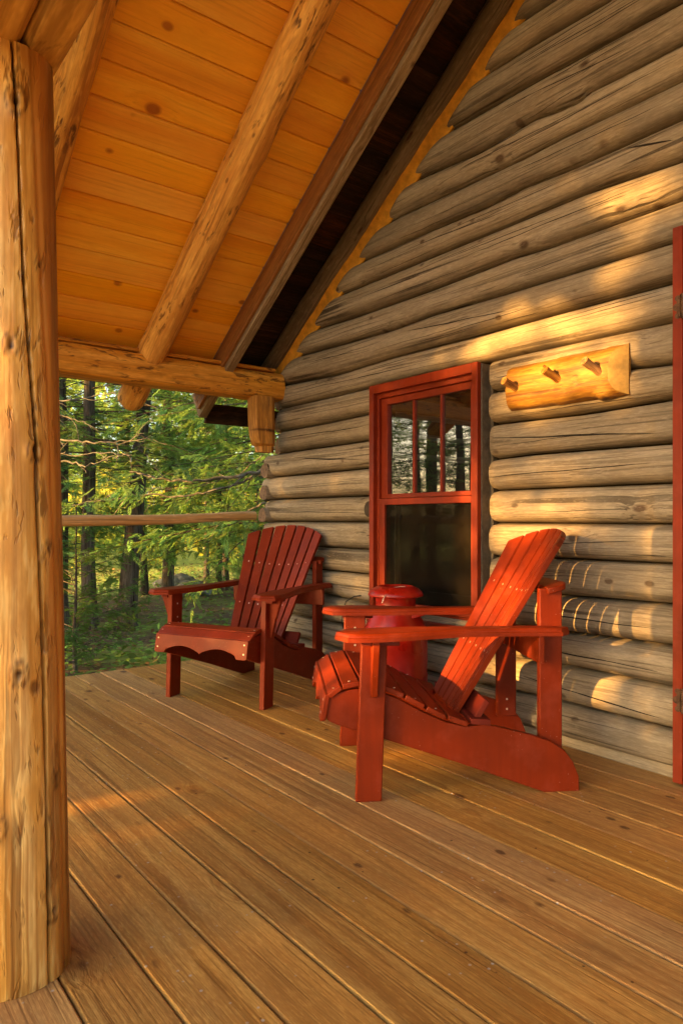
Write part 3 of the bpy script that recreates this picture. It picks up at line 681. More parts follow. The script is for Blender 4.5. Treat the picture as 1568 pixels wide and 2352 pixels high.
# plate beam across the far end
m = MB(); n = 60; seg = 20; vs = []
for i in range(n+1):
    x = -.02+(2.405+.02)*i/n
    e = 1.0
    for q in range(seg):
        a = 2*PI*q/seg; ca, sa = math.cos(a), math.sin(a)
        sx = math.copysign(abs(ca)**.32, ca); sz = math.copysign(abs(sa)**.42, sa)
        vs.append((x+(.03*(.5-sz*.5) if i == n else 0), 3.80+.088*sx+.004*wob(x*2, 3)+.002*wob(x*9+q, 2), 1.752+.082*sz+.005*wob(x*2, 7)+.0025*wob(x*7+q, 5)))
m.add(vs, [(i*seg+k, i*seg+(k+1) % seg, (i+1)*seg+(k+1) % seg, (i+1)*seg+k) for i in range(n) for k in range(seg)]+[tuple(reversed(range(seg))), tuple(range(n*seg, (n+1)*seg))])
m.build('plate_beam', m_beam, porch, smooth=True, angle=50)
m = MB(); m.box(-.02, 2.36, 3.725, 3.86, 1.836, 1.858); m.build('plate_strip', m_beam, porch, bevel=.005)
# header beam (two hewn timbers side by side) over the near post
for xa, xb, sd in ((.10, .3515, 1), (.3555, .437, 2)):
    m = MB(); vs = []; n = 40
    for i in range(n+1):
        y = -2.6+(1.70+2.6)*i/n
        for (px, pz) in ((xa, 1.872), (xa+.012, 1.855), (xb-.014, 1.855), (xb, 1.868), (xb, 2.03), (xa, 2.03)):
            vs.append((px+.002*wob(y, sd), y, pz+.0015*wob(y*2+px*9, sd)))
    m.add(vs, [(i*6+k, i*6+(k+1) % 6, (i+1)*6+(k+1) % 6, (i+1)*6+k) for i in range(n) for k in range(6)]+[tuple(range(6)), tuple(range(n*6, n*6+6))], .3*sd)
    m.build('header_beam', m_header, porch, bevel=.004)
# near post with a long drying crack
def post(name, cx, cy, z1, r0, r1, seed, parent, crack=True):
    seg = 200; n = 170; vs = []; rr = random.Random(seed); DK = []; HW = []
    front = math.atan2(-cy, -cx)
    kn = [(1.74, front+.12, .010, .020), (1.26, front+.02, .008, .016), (1.055, front+.46, .009, .016), (.955, front-.35, .008, .015), (1.43, front+.62, .006, .012), (.62, front+.15, .008, .018), (.40, front+.85, .006, .014), (.33, front-.2, .008, .018), (.14, front+.75, .007, .016), (.86, front+.75, .005, .012)]
    CT = [(1.9, .0), (1.65, .17), (1.4, .27), (1.11, .48), (.66, .60), (.3, .64), (0, .66)]
    def cang(z):
        for (a, va), (b, vb) in zip(CT, CT[1:]):
            if z >= b: return vb+(va-vb)*(z-b)/(a-b)
        return .66
    for i in range(n+1):
        z = z1*i/n; t = z/z1; r = r0+(r1-r0)*t
        for k in range(seg):
            a = 2*PI*k/seg; dk = 0
            q = r*(1+.012*math.sin(2*a+z*.8+seed)+.008*wob(z*.8+math.cos(a)*2, seed)+.006*wob(z*2.2+3*math.sin(a), seed+4)+.009*wob(a*3, seed+1)+.004*math.sin(5*a+1))
            for (kz, ka, kh, kr) in kn:
                da = math.atan2(math.sin(a-ka), math.cos(a-ka))*r
                d2 = (da/kr)**2+((z-kz)/(kr*1.4))**2
                if d2 < 8: q += kh*math.exp(-d2)-kh*1.9*math.exp(-d2*9); dk = max(dk, min(1, 1.3*math.exp(-d2*7)), .75*math.exp(-((d2-.9)/.22)**2))
            ca = front+cang(z)+.012*wob(z*2.3, 6) if crack else front+.3
            da = math.atan2(math.sin(a-ca), math.cos(a-ca))*r
            wd = .0021*(1+.45*wob(z*1.3, 9)); g = math.exp(-(da/max(.0012, wd))**2); q -= .016*g; dk = max(dk, min(1, g*1.2))
            da2 = math.atan2(math.sin(a-ca-.42), math.cos(a-ca-.42))*r+.004*wob(z*2, 4); g = math.exp(-(da2/.005)**2); q -= .004*g
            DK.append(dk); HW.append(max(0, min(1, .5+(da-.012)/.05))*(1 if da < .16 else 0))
            vs.append((q*math.cos(a), q*math.sin(a), z))
    m = MB(); m.add(vs, [(i*seg+k, i*seg+(k+1) % seg, (i+1)*seg+(k+1) % seg, (i+1)*seg+k) for i in range(n) for k in range(seg)]+[tuple(reversed(range(seg))), tuple(range(n*seg, (n+1)*seg))])
    o = m.build(name, m_post, parent, smooth=True, angle=60); o.location = (cx, cy, 0)
    for nm_, arr in (('dk', DK), ('hw', HW)):
        at_ = o.data.attributes.new(nm_, 'FLOAT', 'POINT'); at_.data.foreach_set('value', arr)
    return o
post('post', .347, 1.567, 1.856, .1165, .084, 3, porch)
post('post', .20, 3.80, 1.672, .10, .09, 8, porch, crack=False)
# bracket stub under the plate at the wall
m = MB(); 
for i in range(1): pass
P3 = [(2.205, 3.70), (2.19, 3.74), (2.20, 3.80), (2.34, 3.80), (2.348, 3.72), (2.315, 3.695)]
vs = []
zs_ = [1.675, 1.6, 1.5, 1.43, 1.385, 1.372, 1.37, 1.335]
for i, z in enumerate(zs_):
    f = [0, 0, 0.004, .012, .026, .045, .05, .052][i]
    for (px, py) in P3: vs.append((px+f*(1 if px < 2.3 else .1), py+(.02 if i >= 5 else 0)*(py < 3.76)+.002*wob(z*9, 2), z))
m.add(vs, [(i*6+k, i*6+(k+1) % 6, (i+1)*6+(k+1) % 6, (i+1)*6+k) for i in range(len(zs_)-1) for k in range(6)]+[tuple(range(6)), tuple(range((len(zs_)-1)*6, len(zs_)*6))])
m.tube([(2.28, 3.700, 1.475), (2.279, 3.688, 1.475)], [.02, .014], 12)
m.build('bracket_stub', m_brack, porch, bevel=.004)

# ------------------------------------------------------------------ pole rail
m = MB(); pts = []; rs = []
for i in range(49):
    x = -.2+(2.43+.2)*i/48; pts.append((x, 4.10, .914+.034*(lambda q: q*q*(3-2*q))(min(1, max(0, (x-1.75)/.65)))-.004*math.cos((x-1.3)*6)+.004*wob(x*1.5, 4)-(.012 if False else 0))); rs.append(.036-.007*i/48+.0015*wob(x*3, 6))
m.tube(pts, rs, 16); rail = m.build('pole_rail', m_rail, smooth=True, angle=60); tag(rail, 'thin peeled pole rail running level to the cabin corner', 'railing')

# ------------------------------------------------------------------ adirondack chairs
def extr(name, poly, plane, a, b, mat, parent, bevel=.003, loc=None):
    """extrude 2d poly; plane 'yz' -> along x, 'xy' -> along z, 'xz' -> along y"""
    fn = {'yz': lambda p, t: (t, p[0], p[1]), 'xy': lambda p, t: (p[0], p[1], t), 'xz': lambda p, t: (p[0], t, p[1])}[plane]
    mb = MB(); mb.prism(poly, fn, a, b); return mb.build(name, mat, parent, bevel=bevel)
def screwheads(parent, pts, nrm=(0, 1, 0)):
    n_ = Vector(nrm)
    for p in pts:
        mb = MB(); p = Vector(p); mb.tube([p, p+n_*.0016], .0042, 10); mb.build('screw', m_metal, parent)
TOPC = [(.158, .30), (.150, .335), (.105, .368), (.04, .380), (-.03, .374), (-.10, .345), (-.18, .300), (-.26, .262), (-.33, .243)]
def make_chair(label, group):
    t = empty('adirondack_chair'); tag(t, label, 'garden chair', group)
    side = [(.134, .262), (.137, .305), (.124, .340), (.085, .354), (.04, .362), (-.03, .356), (-.10, .327), (-.18, .283), (-.26, .246), (-.33, .228), (-.40, .234), (-.45, .222), (-.55, .196), (-.62, .172), (-.67, .140), (-.70, .10), (-.72, .05), (-.722, 0), (-.60, 0), (-.30, .11), (-.05, .196), (.10, .245)]
    for sx in (-1, 1):
        extr('side_rail', side, 'yz', sx*.258-.012, sx*.258+.012, m_red, t)
        leg = extr('front_leg', [(.043, 0), (.042, .534), (-.043, .534), (-.043, 0)], 'yz', sx*.285-.0145, sx*.285+.0145, m_red, t, bevel=.004)
        for v in leg.data.vertices: v.co.y -= (v.co.z)*.035
        # gusset on the outer face of the leg and cleat under the arm
        g_ = MB(); gx = [(0, .34), (.012, .345), (.028, .42), (.052, .49), (.062, .520), (.062, .533), (0, .533)]
        g_.prism([(sx*(.300+p[0]), p[1]) for p in gx], lambda p, q: (p[0], q, p[1]), -.028, -.006); g_.build('gusset', m_red, t, bevel=.002)
        extr('arm_cleat', [(-.095, .514), (.028, .514), (.028, .5335), (-.095, .5335)], 'yz', sx*.300 if sx > 0 else -.338, sx*.338 if sx > 0 else -.300, m_redrough, t, bevel=.002)
        # rear post
        extr('rear_post', [(-.672, .12), (-.672, .684), (-.592, .684), (-.592, .12)], 'yz', sx*.232-.0135, sx*.232+.0135, m_red, t, bevel=.004)
        # arm : s-curved paddle
        ctr = []; N = 22; up = []
        for i in range(N+1):
            u = i/N; y = .112-.79*u
            half = .074-.030*min(1, max(0, (u-.28)/.34))**1.0*(1)-.004*u
            half = .074-(.074-.039)*(3*min(1, max(0, (u-.22)/.36))**2-2*min(1, max(0, (u-.22)/.36))**3)
            e0 = math.sqrt(max(0, 1-(1-min(1, u/.085))**2)); e1 = math.sqrt(max(0, 1-(1-min(1, (1-u)/.055))**2))
            half *= min(e0, e1)
            c = .318-.030*u-.028*math.sin(PI*min(1, max(0, (u-.15)/.85)))
            ctr.append((c, half, y))
        # arm as lofted outline with ogee edge
        outline = [(sx*(c+h), y) for c, h, y in ctr]+[(sx*(c-h), y) for c, h, y in reversed(ctr[1:-1])]
        cx_ = sum(p[0] for p in outline)/len(outline)
        def inset(d):
            res = []
            for (c, h, y) in ctr: res.append((sx*(c+max(0, h-d)), y*1.0-(d if y > .05 else (-d if y < -.62 else 0))*.6))
            for (c, h, y) in reversed(ctr[1:-1]): res.append((sx*(c-max(0, h-d)), y-(d if y > .05 else (-d if y < -.62 else 0))*.6))
            return res
        am = MB(); levels = [(0, .534), (0, .546), (.004, .549), (.0045, .552), (.009, .558), (.0115, .5595)]
        k = len(outline); vs = []
        for d, z in levels: vs += [(p[0], p[1], z) for p in inset(d)]
        fs = [(i*k+j, i*k+(j+1) % k, (i+1)*k+(j+1) % k, (i+1)*k+j) for i in range(len(levels)-1) for j in range(k)]
        n2 = len(levels)-1
        # caps as quads strips
        for base, flip in ((0, True), (n2*k, False)):
            for j in range(1, N-1+1):
                a1, b1, a2, b2 = j, k-j, j+1, k-j-1
                if j == N-1: f_ = (base+a1, base+a2, base+b1) if a2 == b2 else (base+a1, base+a2, base+b2, base+b1)
                else: f_ = (base+a1, base+a2, base+b2, base+b1)
                fs.append(tuple(reversed(f_)) if flip else f_)
            fs.append((base, base+1, base+k-1))
        am.add(vs, fs); am.build('arm', m_red, t, smooth=True, angle=30)
        screwheads(t, [(sx*.2705 if False else sx*(.285-.0146), -.018, z) for z in (.41, .48)], (-sx, 0, 0)) if True else None
        screwheads(t, [(sx*(.232-.0136), -.632, z) for z in (.15, .19)], (-sx, 0, 0))
    # apron with a double scallop
    pts = [(-.275, .348), (.275, .348), (.275, .262), (.262, .257), (.215, .257)]
    for i in range(13): u = i/12; pts.append((.205-.2*u, .262+.034*math.sin(PI*(.12+.80*u))))
    pts.append((0, .262))
    for i in range(13): u = i/12; pts.append((-.005-.2*u, .262+.034*math.sin(PI*(.08+.80*u))))
    pts += [(-.215, .257), (-.262, .257), (-.275, .262)]
    ap = MB(); ap.prism(pts, lambda p, q: (p[0], q-(p[1]-.262)*.18, p[1]), .138, .157); ap.build('apron', m_red, t, bevel=.003)
    screwheads(t, [(sx*.256, .1575-(z-.262)*.18, z) for sx in (-1, 1) for z in (.285, .328)])
    # seat slats following the contour
    m_ = MB(); prevs = [((.132, .344), (.092, .373)), ((.085, .376), (.030, .386)), ((.022, .386), (-.050, .371)), ((-.058, .369), (-.122, .340)), ((-.130, .336), (-.192, .302)), ((-.200, .297), (-.262, .266))]
    for (y0, z0), (y1, z1) in prevs:
        d = Vector((0, y1-y0, z1-z0)).normalized(); nn_ = Vector((0, -d.z, d.y)); nn_ = nn_ if nn_.z > 0 else -nn_
        A = Vector((0, y0, z0)); B = Vector((0, y1, z1)); th = .018
        pl = [(A.y, A.z), (B.y, B.z), (B.y-nn_.y*th, B.z-nn_.z*th), (A.y-nn_.y*th, A.z-nn_.z*th)]
        m_.prism([(p[0], p[1]+.004) for p in pl], lambda p, q: (q, p[0], p[1]), -.277, .277)
    # last seat board with a curved cut for the back
    crv = [(-.277, -.270), (.277, -.270), (.277, -.335)]+[(.19-.38*i/14, -.335-.0+.05*(1-((i-7)/7)**2)) for i in range(15)]+[(-.277, -.335)]
    m_.prism(crv, lambda p, q: (p[0], p[1], .266+(p[1]+.27)*.36+q), -.016, .004)
    m_.build('seat', m_red, t, bevel=.003)
    screwheads(t, [(sx*.258, y, z+.0005) for sx in (-1, 1) for (y, z) in ((.112, .363), (.06, .3850), (-.01, .3830), (-.09, .3600), (-.16, .3225), (-.23, .288))], (0, 0, 1))
    # back of seven fanned slats
    bx = MB(); y0, z0 = -.332, .235; ang = math.radians(32.2); dv = Vector((0, -math.sin(ang), math.cos(ang))); nv = Vector((0, math.cos(ang), math.sin(ang)))
    heads = []
    for i in range(-3, 4):
        xb_, xt = i*.0475, i*.0725
        wb, wt = .0190, .0298
        H = .745-.0098*i*i
        def top(xr): return .770-.098*(abs(xr)/.25)**2.1
        bowb = -.0; 
        pr = []
        L0 = top(xt-wt); L1 = top(xt+wt); Lm = top(xt)
        quad = [(xb_-wb, 0), (xb_+wb, 0), (xt+wt*1.0, L1-.0), (xt+wt*.5, top(xt+wt*.5)), (xt, Lm), (xt-wt*.5, top(xt-wt*.5)), (xt-wt, L0)]
        def P_(p, q, cur=.0):
            s = p[1]; bow = .85*p[0]*p[0]
            return Vector((p[0], y0, z0))+dv*s+nv*(q+bow)
        bx.prism(quad, P_, -.019, 0.0)
        for s in (.50, .24):
            xx = xb_+(xt-xb_)*s/.75; pp = Vector((xx, y0, z0))+dv*s+nv*(.85*xx*xx); heads.append(pp)
    bx.build('backrest', m_red, t, bevel=.0012)
    screwheads(t, heads, nv)
    # braces
    br = MB(); c0 = Vector((0, y0, z0))+dv*.50-nv*.021
    arc = [(-.262, 0), (-.262, -.032), (-.25, -.052), (-.22, -.062), (.22, -.062), (.25, -.052), (.262, -.032), (.262, 0), (.13, -.0065), (0, -.010), (-.13, -.0065)]
    br.prism(arc, lambda p, q: Vector((p[0], c0.y, c0.z))+Vector((0, p[1]*math.cos(math.radians(22))*1.35, p[1]*-.30))+Vector((0, 0, q)), 0.018, .040); br.build('upper_brace', m_red, t, bevel=.004)
    extr('arm_brace', [(-.590, .44), (-.590, .532), (-.570, .532), (-.570, .44)], 'yz', -.30, .30, m_red, t)
    lb = MB(); c1 = Vector((0, y0, z0))+dv*.018-nv*.020
    lb.prism([(0, 0), (0, .085), (-.020, .085), (-.020, 0)], lambda p, q: Vector((q, c1.y, c1.z))+dv*p[1]+nv*p[0], -.245, .245); lb.build('lower_brace', m_redrough, t, bevel=.003)
    ft = MB(); ft.prism([(-.415, .228), (-.345, .236), (-.345, .256), (-.415, .250)], lambda p, q: (q, p[0], p[1]), -.272, .272); ft.build('seat_support', m_redrough, t, bevel=.003)
    return t
def copy_thing(src, **tags):
    c = src.copy(); COL.objects.link(c)
    for k_, v_ in tags.items(): c[k_] = v_
    for ch in list(src.children):
        d = ch.copy(); COL.objects.link(d); d.parent = c
    return c
GC = 'red adirondack chairs on the porch'
ch = make_chair('red wooden adirondack chair nearest the camera, turned sideways in front of the milk can', GC)
ch.location = (1.632, 2.015, 0); ch.rotation_euler = (0, 0, math.atan2(.845, .537))      # local +y -> (-.845,.537)
ch1 = copy_thing(ch, label='dark red adirondack chair farther back at the cabin corner below the pole rail')
ch1.location = (1.682, 3.20, 0); ch1.rotation_euler = (0, 0, math.atan2(.896, -.445))

# ------------------------------------------------------------------ milk can
CXY = (2.19, 2.43); can = empty('milk_can', (*CXY, 0)); tag(can, 'red painted metal milk can with wide mushroom lid against the wall under the window', 'milk can')
m = MB(); m.lathe([(r_*1.035, z_) for r_, z_ in [(.128, .002), (.134, .0), (.138, .012), (.136, .02), (.140, .03), (.141, .20), (.1425, .205), (.1425, .213), (.141, .218), (.141, .395), (.1435, .402), (.1435, .410), (.139, .418), (.128, .445), (.108, .478), (.094, .500), (.089, .520), (.089, .560), (.095, .572), (.09, .574), (.07, .574)]], 56)
cb = m.build('can_body', m_can, can, smooth=True, angle=60)
m = MB(); m.lathe([(.100, .570), (.118, .566), (.126, .568), (.128, .574), (.122, .586), (.108, .600), (.085, .611), (.078, .613), (.072, .607), (.060, .604), (.02, .603), (.001, .603)], 56)
lid = m.build('lid', m_can, can, smooth=True, angle=60)
m = MB(); m.tube([(-.03, -.02, .607), (.0, -.03, .611), (.03, -.03, .610), (.034, -.026, .604)], .0022, 8); m.build('lid_pin', m_wire, lid, smooth=True)
m = MB(); d0 = Vector((-.78, -.35, 0)).normalized(); sd_ = Vector((d0.y, -d0.x, 0)); ct = d0*.125
m.tube([ct+sd_*-.006+Vector((0, 0, .583)), ct+d0*.010+sd_*-.004+Vector((0, 0, .572)), ct+d0*.008+sd_*.004+Vector((0, 0, .553)), ct+d0*.002+sd_*.012+Vector((0, 0, .545)), ct-d0*.004+sd_*.008+Vector((0, 0, .56)), ct+sd_*.004+Vector((0, 0, .58))], .0019, 8)
m.build('wire_tie', m_wire, lid, smooth=True)
for aa in (math.radians(115), math.radians(-65)):
    d0 = Vector((math.cos(aa), math.sin(aa), 0)); sd_ = Vector((-d0.y, d0.x, 0)); m = MB(); pts = []
    for i in range(11):
        q = PI*i/10; pts.append(d0*(.098+.050*math.sin(q))+sd_*(-.048*math.cos(q))+Vector((0, 0, .487+.014*math.sin(q))))
    n_ = len(pts); vs = []
    for i, p in enumerate(pts):
        tdir = (pts[min(i+1, n_-1)]-pts[max(i-1, 0)]).normalized(); nr = tdir.cross(Vector((0, 0, 1))).normalized()
        for (a_, b_) in ((-.002, -.014), (.002, -.014), (.002, .014), (-.002, .014)): vs.append(p+nr*a_+Vector((0, 0, b_)))
    m.add(vs, [(i*4+k, i*4+(k+1) % 4, (i+1)*4+(k+1) % 4, (i+1)*4+k) for i in range(n_-1) for k in range(4)]+[(3, 2, 1, 0), tuple(range((n_-1)*4, n_*4))])
    m.build('handle', m_can, can, bevel=.001)

# ------------------------------------------------------------------ hook board
hb = empty('peg_rack', (2.40, 1.665, 1.47)); tag(hb, 'half log coat rack with three stubby pegs, glowing yellow on the log wall', 'coat rack')
m = MB(); n = 60; NP = 14; vs = []
Y0, Y1 = -.268, .268
for i in range(n+1):
    u = i/n; y = Y0+(Y1-Y0)*u
    hz = .094+.008*wob(y*3, 4)+.004*wob(y*9, 2); cz = .004*wob(y*2, 6)-.0+(.5-u)*.0
    kb = .012*math.exp(-((y+.165)/.022)**2)
    for j in range(NP):
        s = -1+2*j/(NP-1); d = .036*(1-abs(s)**3)**.5*(1+.08*wob(y*5+s*3, 3))
        b0 = .058 if False else 0
        # bevelled right end (low y), slightly bevelled far end
        yl = y
        if i == 0: yl = Y0
        if i == 0: d = .002
        zz_ = cz+s*hz-(kb if s < -.6 else 0)
        yo = yl+(.065*(1-abs(s)**2.2)**.5 if i == 0 else 0)
        vs.append((-d, y if i else Y0, zz_))
# shift ring 1 to make a slanted sawn end
for j in range(NP):
    s = -1+2*j/(NP-1); q = (1-abs(s)**2.2)**.5
    vs[NP+j] = (vs[2*NP+j][0], Y0+.004+.060*q, vs[2*NP+j][2])
    for r_ in range(2, 12):
        x_, y_, z_ = vs[r_*NP+j]; vs[r_*NP+j] = (x_, max(y_, Y0+.004+.060*q+(r_-1)*.0004+ (y_-Y0)*.05), z_)
vs = [(a, b, c+(0)) for a, b, c in vs]
k0 = len(vs)
fs = [(i*NP+j, i*NP+j+1, (i+1)*NP+j+1, (i+1)*NP+j) for i in range(n) for j in range(NP-1)]
# flat back
for i in (0, n):
    for j in (0, NP-1): vs.append((.012, vs[i*NP+j][1], vs[i*NP+j][2]))
fs += [tuple([k0]+list(range(NP))+[k0+1]), tuple([k0+2]+[n*NP+j for j in range(NP)]+[k0+3]), (k0, k0+1, k0+3, k0+2), tuple([k0]+[i*NP for i in range(n+1)]+[k0+2]), tuple([k0+1]+[i*NP+NP-1 for i in range(n+1)]+[k0+3])]
m.add(vs, fs); sl = m.build('slab', m_slab, hb, smooth=True, angle=40)
sl.data.materials.append(m_slabend)
for pgn in sl.data.polygons:
    if pgn.index < NP-1: pgn.material_index = 1
for (py, pz, tx, ty, tz) in ((.215, .015, -.105, .024, .036), (.012, .020, -.100, .035, .045), (-.165, .022, -.105, .035, .048)):
    m = MB(); b = Vector((-.026, py, pz-.020)); tp = b+Vector((tx*.68, ty*.55, tz*.75)); L_ = (tp-b).length
    z_ = (tp-b).normalized(); q = z_.to_track_quat('Z', 'X')
    m.tube([(0, 0, 0), (.001, 0, L_*.35), (-.001, .001, L_*.7), (0, 0, L_)], [.018, .015, .016, .0175], 12, jit=.07)
    if py < .1 and py > 0: m.tube([(0, 0, L_*.8), (.014, .004, L_*1.0), (.016, .005, L_*1.12)], [.008, .006, .005], 8)
    o = m.build('peg', m_peg, hb, smooth=True, angle=50); o.location = b; o.rotation_mode = 'QUATERNION'; o.rotation_quaternion = q

# ------------------------------------------------------------------ small things on the wall
m = MB(); m.tube([(2.412, 2.889, .975), (2.436, 2.889, .975)], [.042, .042], 28); m.tube([(2.409, 2.889, .975), (2.412, 2.889, .975)], [.036, .040], 28)
o = m.build('wall_disc', m_dark, smooth=True); tag(o, 'dark round disc fixed edge-on to the logs left of the red window', 'wall fixture')
m = MB(); pts = [(2.43, 2.93, .515), (2.40, 3.0, .50), (2.385, 3.05, .47), (2.38, 3.075, .42), (2.38, 3.08, .36), (2.385, 3.075, .32), (2.39, 3.06, .318)]
m.tube(pts, .003, 8); o = m.build('black_cord', m_cord, smooth=True); tag(o, 'thin black cord hanging on the logs between the two chairs', 'cord')

# ------------------------------------------------------------------ foliage tools (numpy)
def np_mesh(name, V, F, mat, rnd=None, parent=None, mats=None):
    me = bpy.data.meshes.new(name); nV, nF = len(V), len(F)
    me.vertices.add(nV); me.vertices.foreach_set('co', V.astype(np.float32).ravel())
    me.loops.add(nF*3); me.loops.foreach_set('vertex_index', F.astype(np.int32).ravel())
    me.polygons.add(nF); me.polygons.foreach_set('loop_start', np.arange(nF, dtype=np.int32)*3)
    try: me.polygons.foreach_set('loop_total', np.full(nF, 3, dtype=np.int32))
    except Exception: pass
    if rnd is not None:
        a = me.attributes.new('rnd', 'FLOAT', 'POINT'); a.data.foreach_set('value', rnd.astype(np.float32))
    me.update(calc_edges=True); me.validate(); me.materials.append(mat)
    o = bpy.data.objects.new(name, me); COL.objects.link(o)
    if parent is not None: o.parent = parent
    return o
def spray_template(kind, rng):
    """flat fan of slender leaflets, length 1 along +x"""
    V = []; F = []
    def leaf(ax, ay, dx, dy, w, z=0):
        k = len(V); px, py = -dy, dx; n = math.hypot(dx, dy); px, py = px/n*w, py/n*w
        V.extend([(ax-px*.5, ay-py*.5, z), (ax+dx*.5+px, ay+dy*.5+py, z+rng.uniform(-.03, .03)), (ax+dx, ay+dy, z+rng.uniform(-.08, .02)), (ax+dx*.45-px, ay+dy*.45-py, z)])
        F.extend([(k, k+1, k+2), (k, k+2, k+3)])
    if kind == 'cedar':
        for i in range(6):
            t = .10+.82*i/5; L = .44*(1-.6*t)
            for s in (-1, 1): leaf(t, 0, L*.85, s*L*.55, .042, rng.uniform(-.02, .02))
        leaf(.5, 0, .55, 0, .035)
    elif kind == 'spruce':
        for i in range(6):
            t = .05+.85*i/5; L = .50*(1-.6*t)
            for s in (-1, 1): leaf(t, 0, L*.9, s*L*.5, .022, rng.uniform(-.02, .02))
        leaf(0, 0, 1.0, 0, .02)
    else:
        leaf(0, 0, 1, 0, .32)
    return np.array(V), np.array(F)
def place(T, pos, dirs, ups, size, rng, flat=None):
    V0, F0 = T; n = len(pos)
    d = dirs/np.linalg.norm(dirs, axis=1, keepdims=True); u = ups-(ups*d).sum(1, keepdims=True)*d; u /= np.linalg.norm(u, axis=1, keepdims=True)+1e-9
    w = np.cross(u, d)
    V = pos[:, None, :]+size[:, None, None]*(V0[None, :, 0:1]*d[:, None, :]+V0[None, :, 1:2]*w[:, None, :]+V0[None, :, 2:3]*u[:, None, :])
    F = F0[None]+(np.arange(n)*len(V0))[:, None, None]
    r = np.repeat(rng.random(n), len(V0))
    return V.reshape(-1, 3), F.reshape(-1, 3), r
def limb_tris(P0, P1, r0, r1):
    """3-sided tapered prisms for branch segments"""
    d = P1-P0; d /= np.linalg.norm(d, axis=1, keepdims=True)+1e-9
    u = np.cross(d, np.array([.3, .2, 1.0])); u /= np.linalg.norm(u, axis=1, keepdims=True)+1e-9; w = np.cross(d, u)
    V = []
    for k in range(3):
        a = 2*PI*k/3; e = u*math.cos(a)+w*math.sin(a); V.append(P0+e*r0[:, None]); V.append(P1+e*r1[:, None])
    V = np.stack(V, 1); n = len(P0); f = []
    for k in range(3):
        a, b = 2*k, 2*((k+1) % 3); f += [(a, b, b+1), (a, b+1, a+1)]
    F = np.array(f)[None]+(np.arange(n)*6)[:, None, None]
    return V.reshape(-1, 3), F.reshape(-1, 3)
def make_crown(kind, H, z0, R, nb, seed, spr=(.16, .30), dens=11, droop=.35, bare=0.0, up=.1):
    rng = np.random.default_rng(seed); T = spray_template(kind, rng)
    pos, dirs, ups, siz = [], [], [], []; L0, L1, q0, q1 = [], [], [], []
    for b in range(nb):
        t = (b+rng.random())/nb; z = z0+(H-z0)*t**1.1; L = R*(1-t)**.75*rng.uniform(.55, 1.15)+.25; az = rng.uniform(0, 2*PI)
        o = np.array([math.cos(az), math.sin(az), 0.0]); side = np.array([-o[1], o[0], 0.0]); m_ = 7; prev = np.array([0, 0, z]); bend = rng.uniform(-.25, .25)
        for i in range(1, m_+1):
            s = i/m_; p = np.array([0, 0, z])+o*L*s+side*L*bend*s*s+np.array([0, 0, L*(up*s-droop*s*s+.12*s**4)])
            L0.append(prev); L1.append(p); q0.append((.008*(1-s)+.003)*min(1, L)); q1.append((.008*(1-s)+.002)*min(1, L))
            prev = p
        n = int(L*dens)+4
        for i in range(n):
            s = rng.uniform(.18 if not bare else .45, 1.0)**.8; p = np.array([0, 0, z])+o*L*s+side*L*bend*s*s+np.array([0, 0, L*(up*s-droop*s*s+.12*s**4)])
            sg = rng.choice([-1, 1]); sp = rng.uniform(.35, 1.2)
            d = o*rng.uniform(.2, 1)+side*sg*sp+np.array([0, 0, rng.uniform(-.75, .1) if kind == 'cedar' else rng.uniform(-.35, .15)])
            pos.append(p+rng.normal(0, .03, 3)); dirs.append(d); ups.append(np.array([0, 0, 1.0])+rng.normal(0, .35, 3)); siz.append(rng.uniform(*spr))
            # second order spray hung from the first
            if rng.random() < .8:
                d2 = d/np.linalg.norm(d); pos.append(p+d2*siz[-1]*.7+rng.normal(0, .02, 3)); dirs.append(d2+rng.normal(0, .45, 3)+np.array([0, 0, -.3])); ups.append(np.array([0, 0, 1.0])+rng.normal(0, .4, 3)); siz.append(rng.uniform(*spr)*.9)
    V, F, r = place(T, np.array(pos), np.array(dirs), np.array(ups), np.array(siz), rng)
    Vl, Fl = limb_tris(np.array(L0), np.array(L1), np.array(q0), np.array(q1))
    return (V, F, r), (Vl, Fl)
def trunk_mesh(H, r0, lean, seed):
    m = MB(); pts = []; rs = []; n = 16
    for i in range(n+1):
        t = i/n; z = H*t-.25; pts.append((lean*t*H*.12+.03*wob(z, seed), .03*wob(z, seed+3), z)); rs.append(max(.006, r0*(1-t)**.8*(1+.55*math.exp(-(z+.25)/.22))))
    m.tube(pts, rs, 14, jit=.06); return m
VAR = {}
def register(key, kind, H, z0, R, nb, seed, **kw):
    (V, F, r), (Vl, Fl) = make_crown(kind, H, z0, R, nb, seed, **kw)
    a = np_mesh('crown', V, F, m_leaf, r); b = np_mesh('limbs', Vl, Fl, m_bark)
    VAR[key] = (a, b, H)
def tree(name, key, x, y, label, color, cat='tree', group=None, rz=0.0, s=1.0, r0=.10, lean=0.0, seed=0, zoff=0):
    t = empty(name, (x, y, ground_z(x, y)+zoff), rz); tag(t, label, cat, group)
    a, b, H = VAR[key]
    for src, nm in ((a, 'crown'), (b, 'limbs')):
        c = src.copy(); c.name = nm; COL.objects.link(c); c.parent = t; c.scale = (s, s, s); c.color = (*color, 1)
    tr = trunk_mesh(H*s+.3, r0, lean, seed).build('trunk', m_bark, t, smooth=True)
    return t
register('cedar_a', 'cedar', 7.5, 1.0, 2.0, 110, 1, dens=17, spr=(.09, .19))
register('cedar_b', 'cedar', 6.5, 0.9, 1.7, 105, 2, dens=17, spr=(.09, .18), droop=.5)
register('spruce_a', 'spruce', 9.0, .8, 1.6, 150, 3, spr=(.09, .18), dens=15, droop=.25)
register('spruce_b', 'spruce', 8.0, 1.9, 1.9, 120, 4, spr=(.09, .19), dens=14, droop=.4)
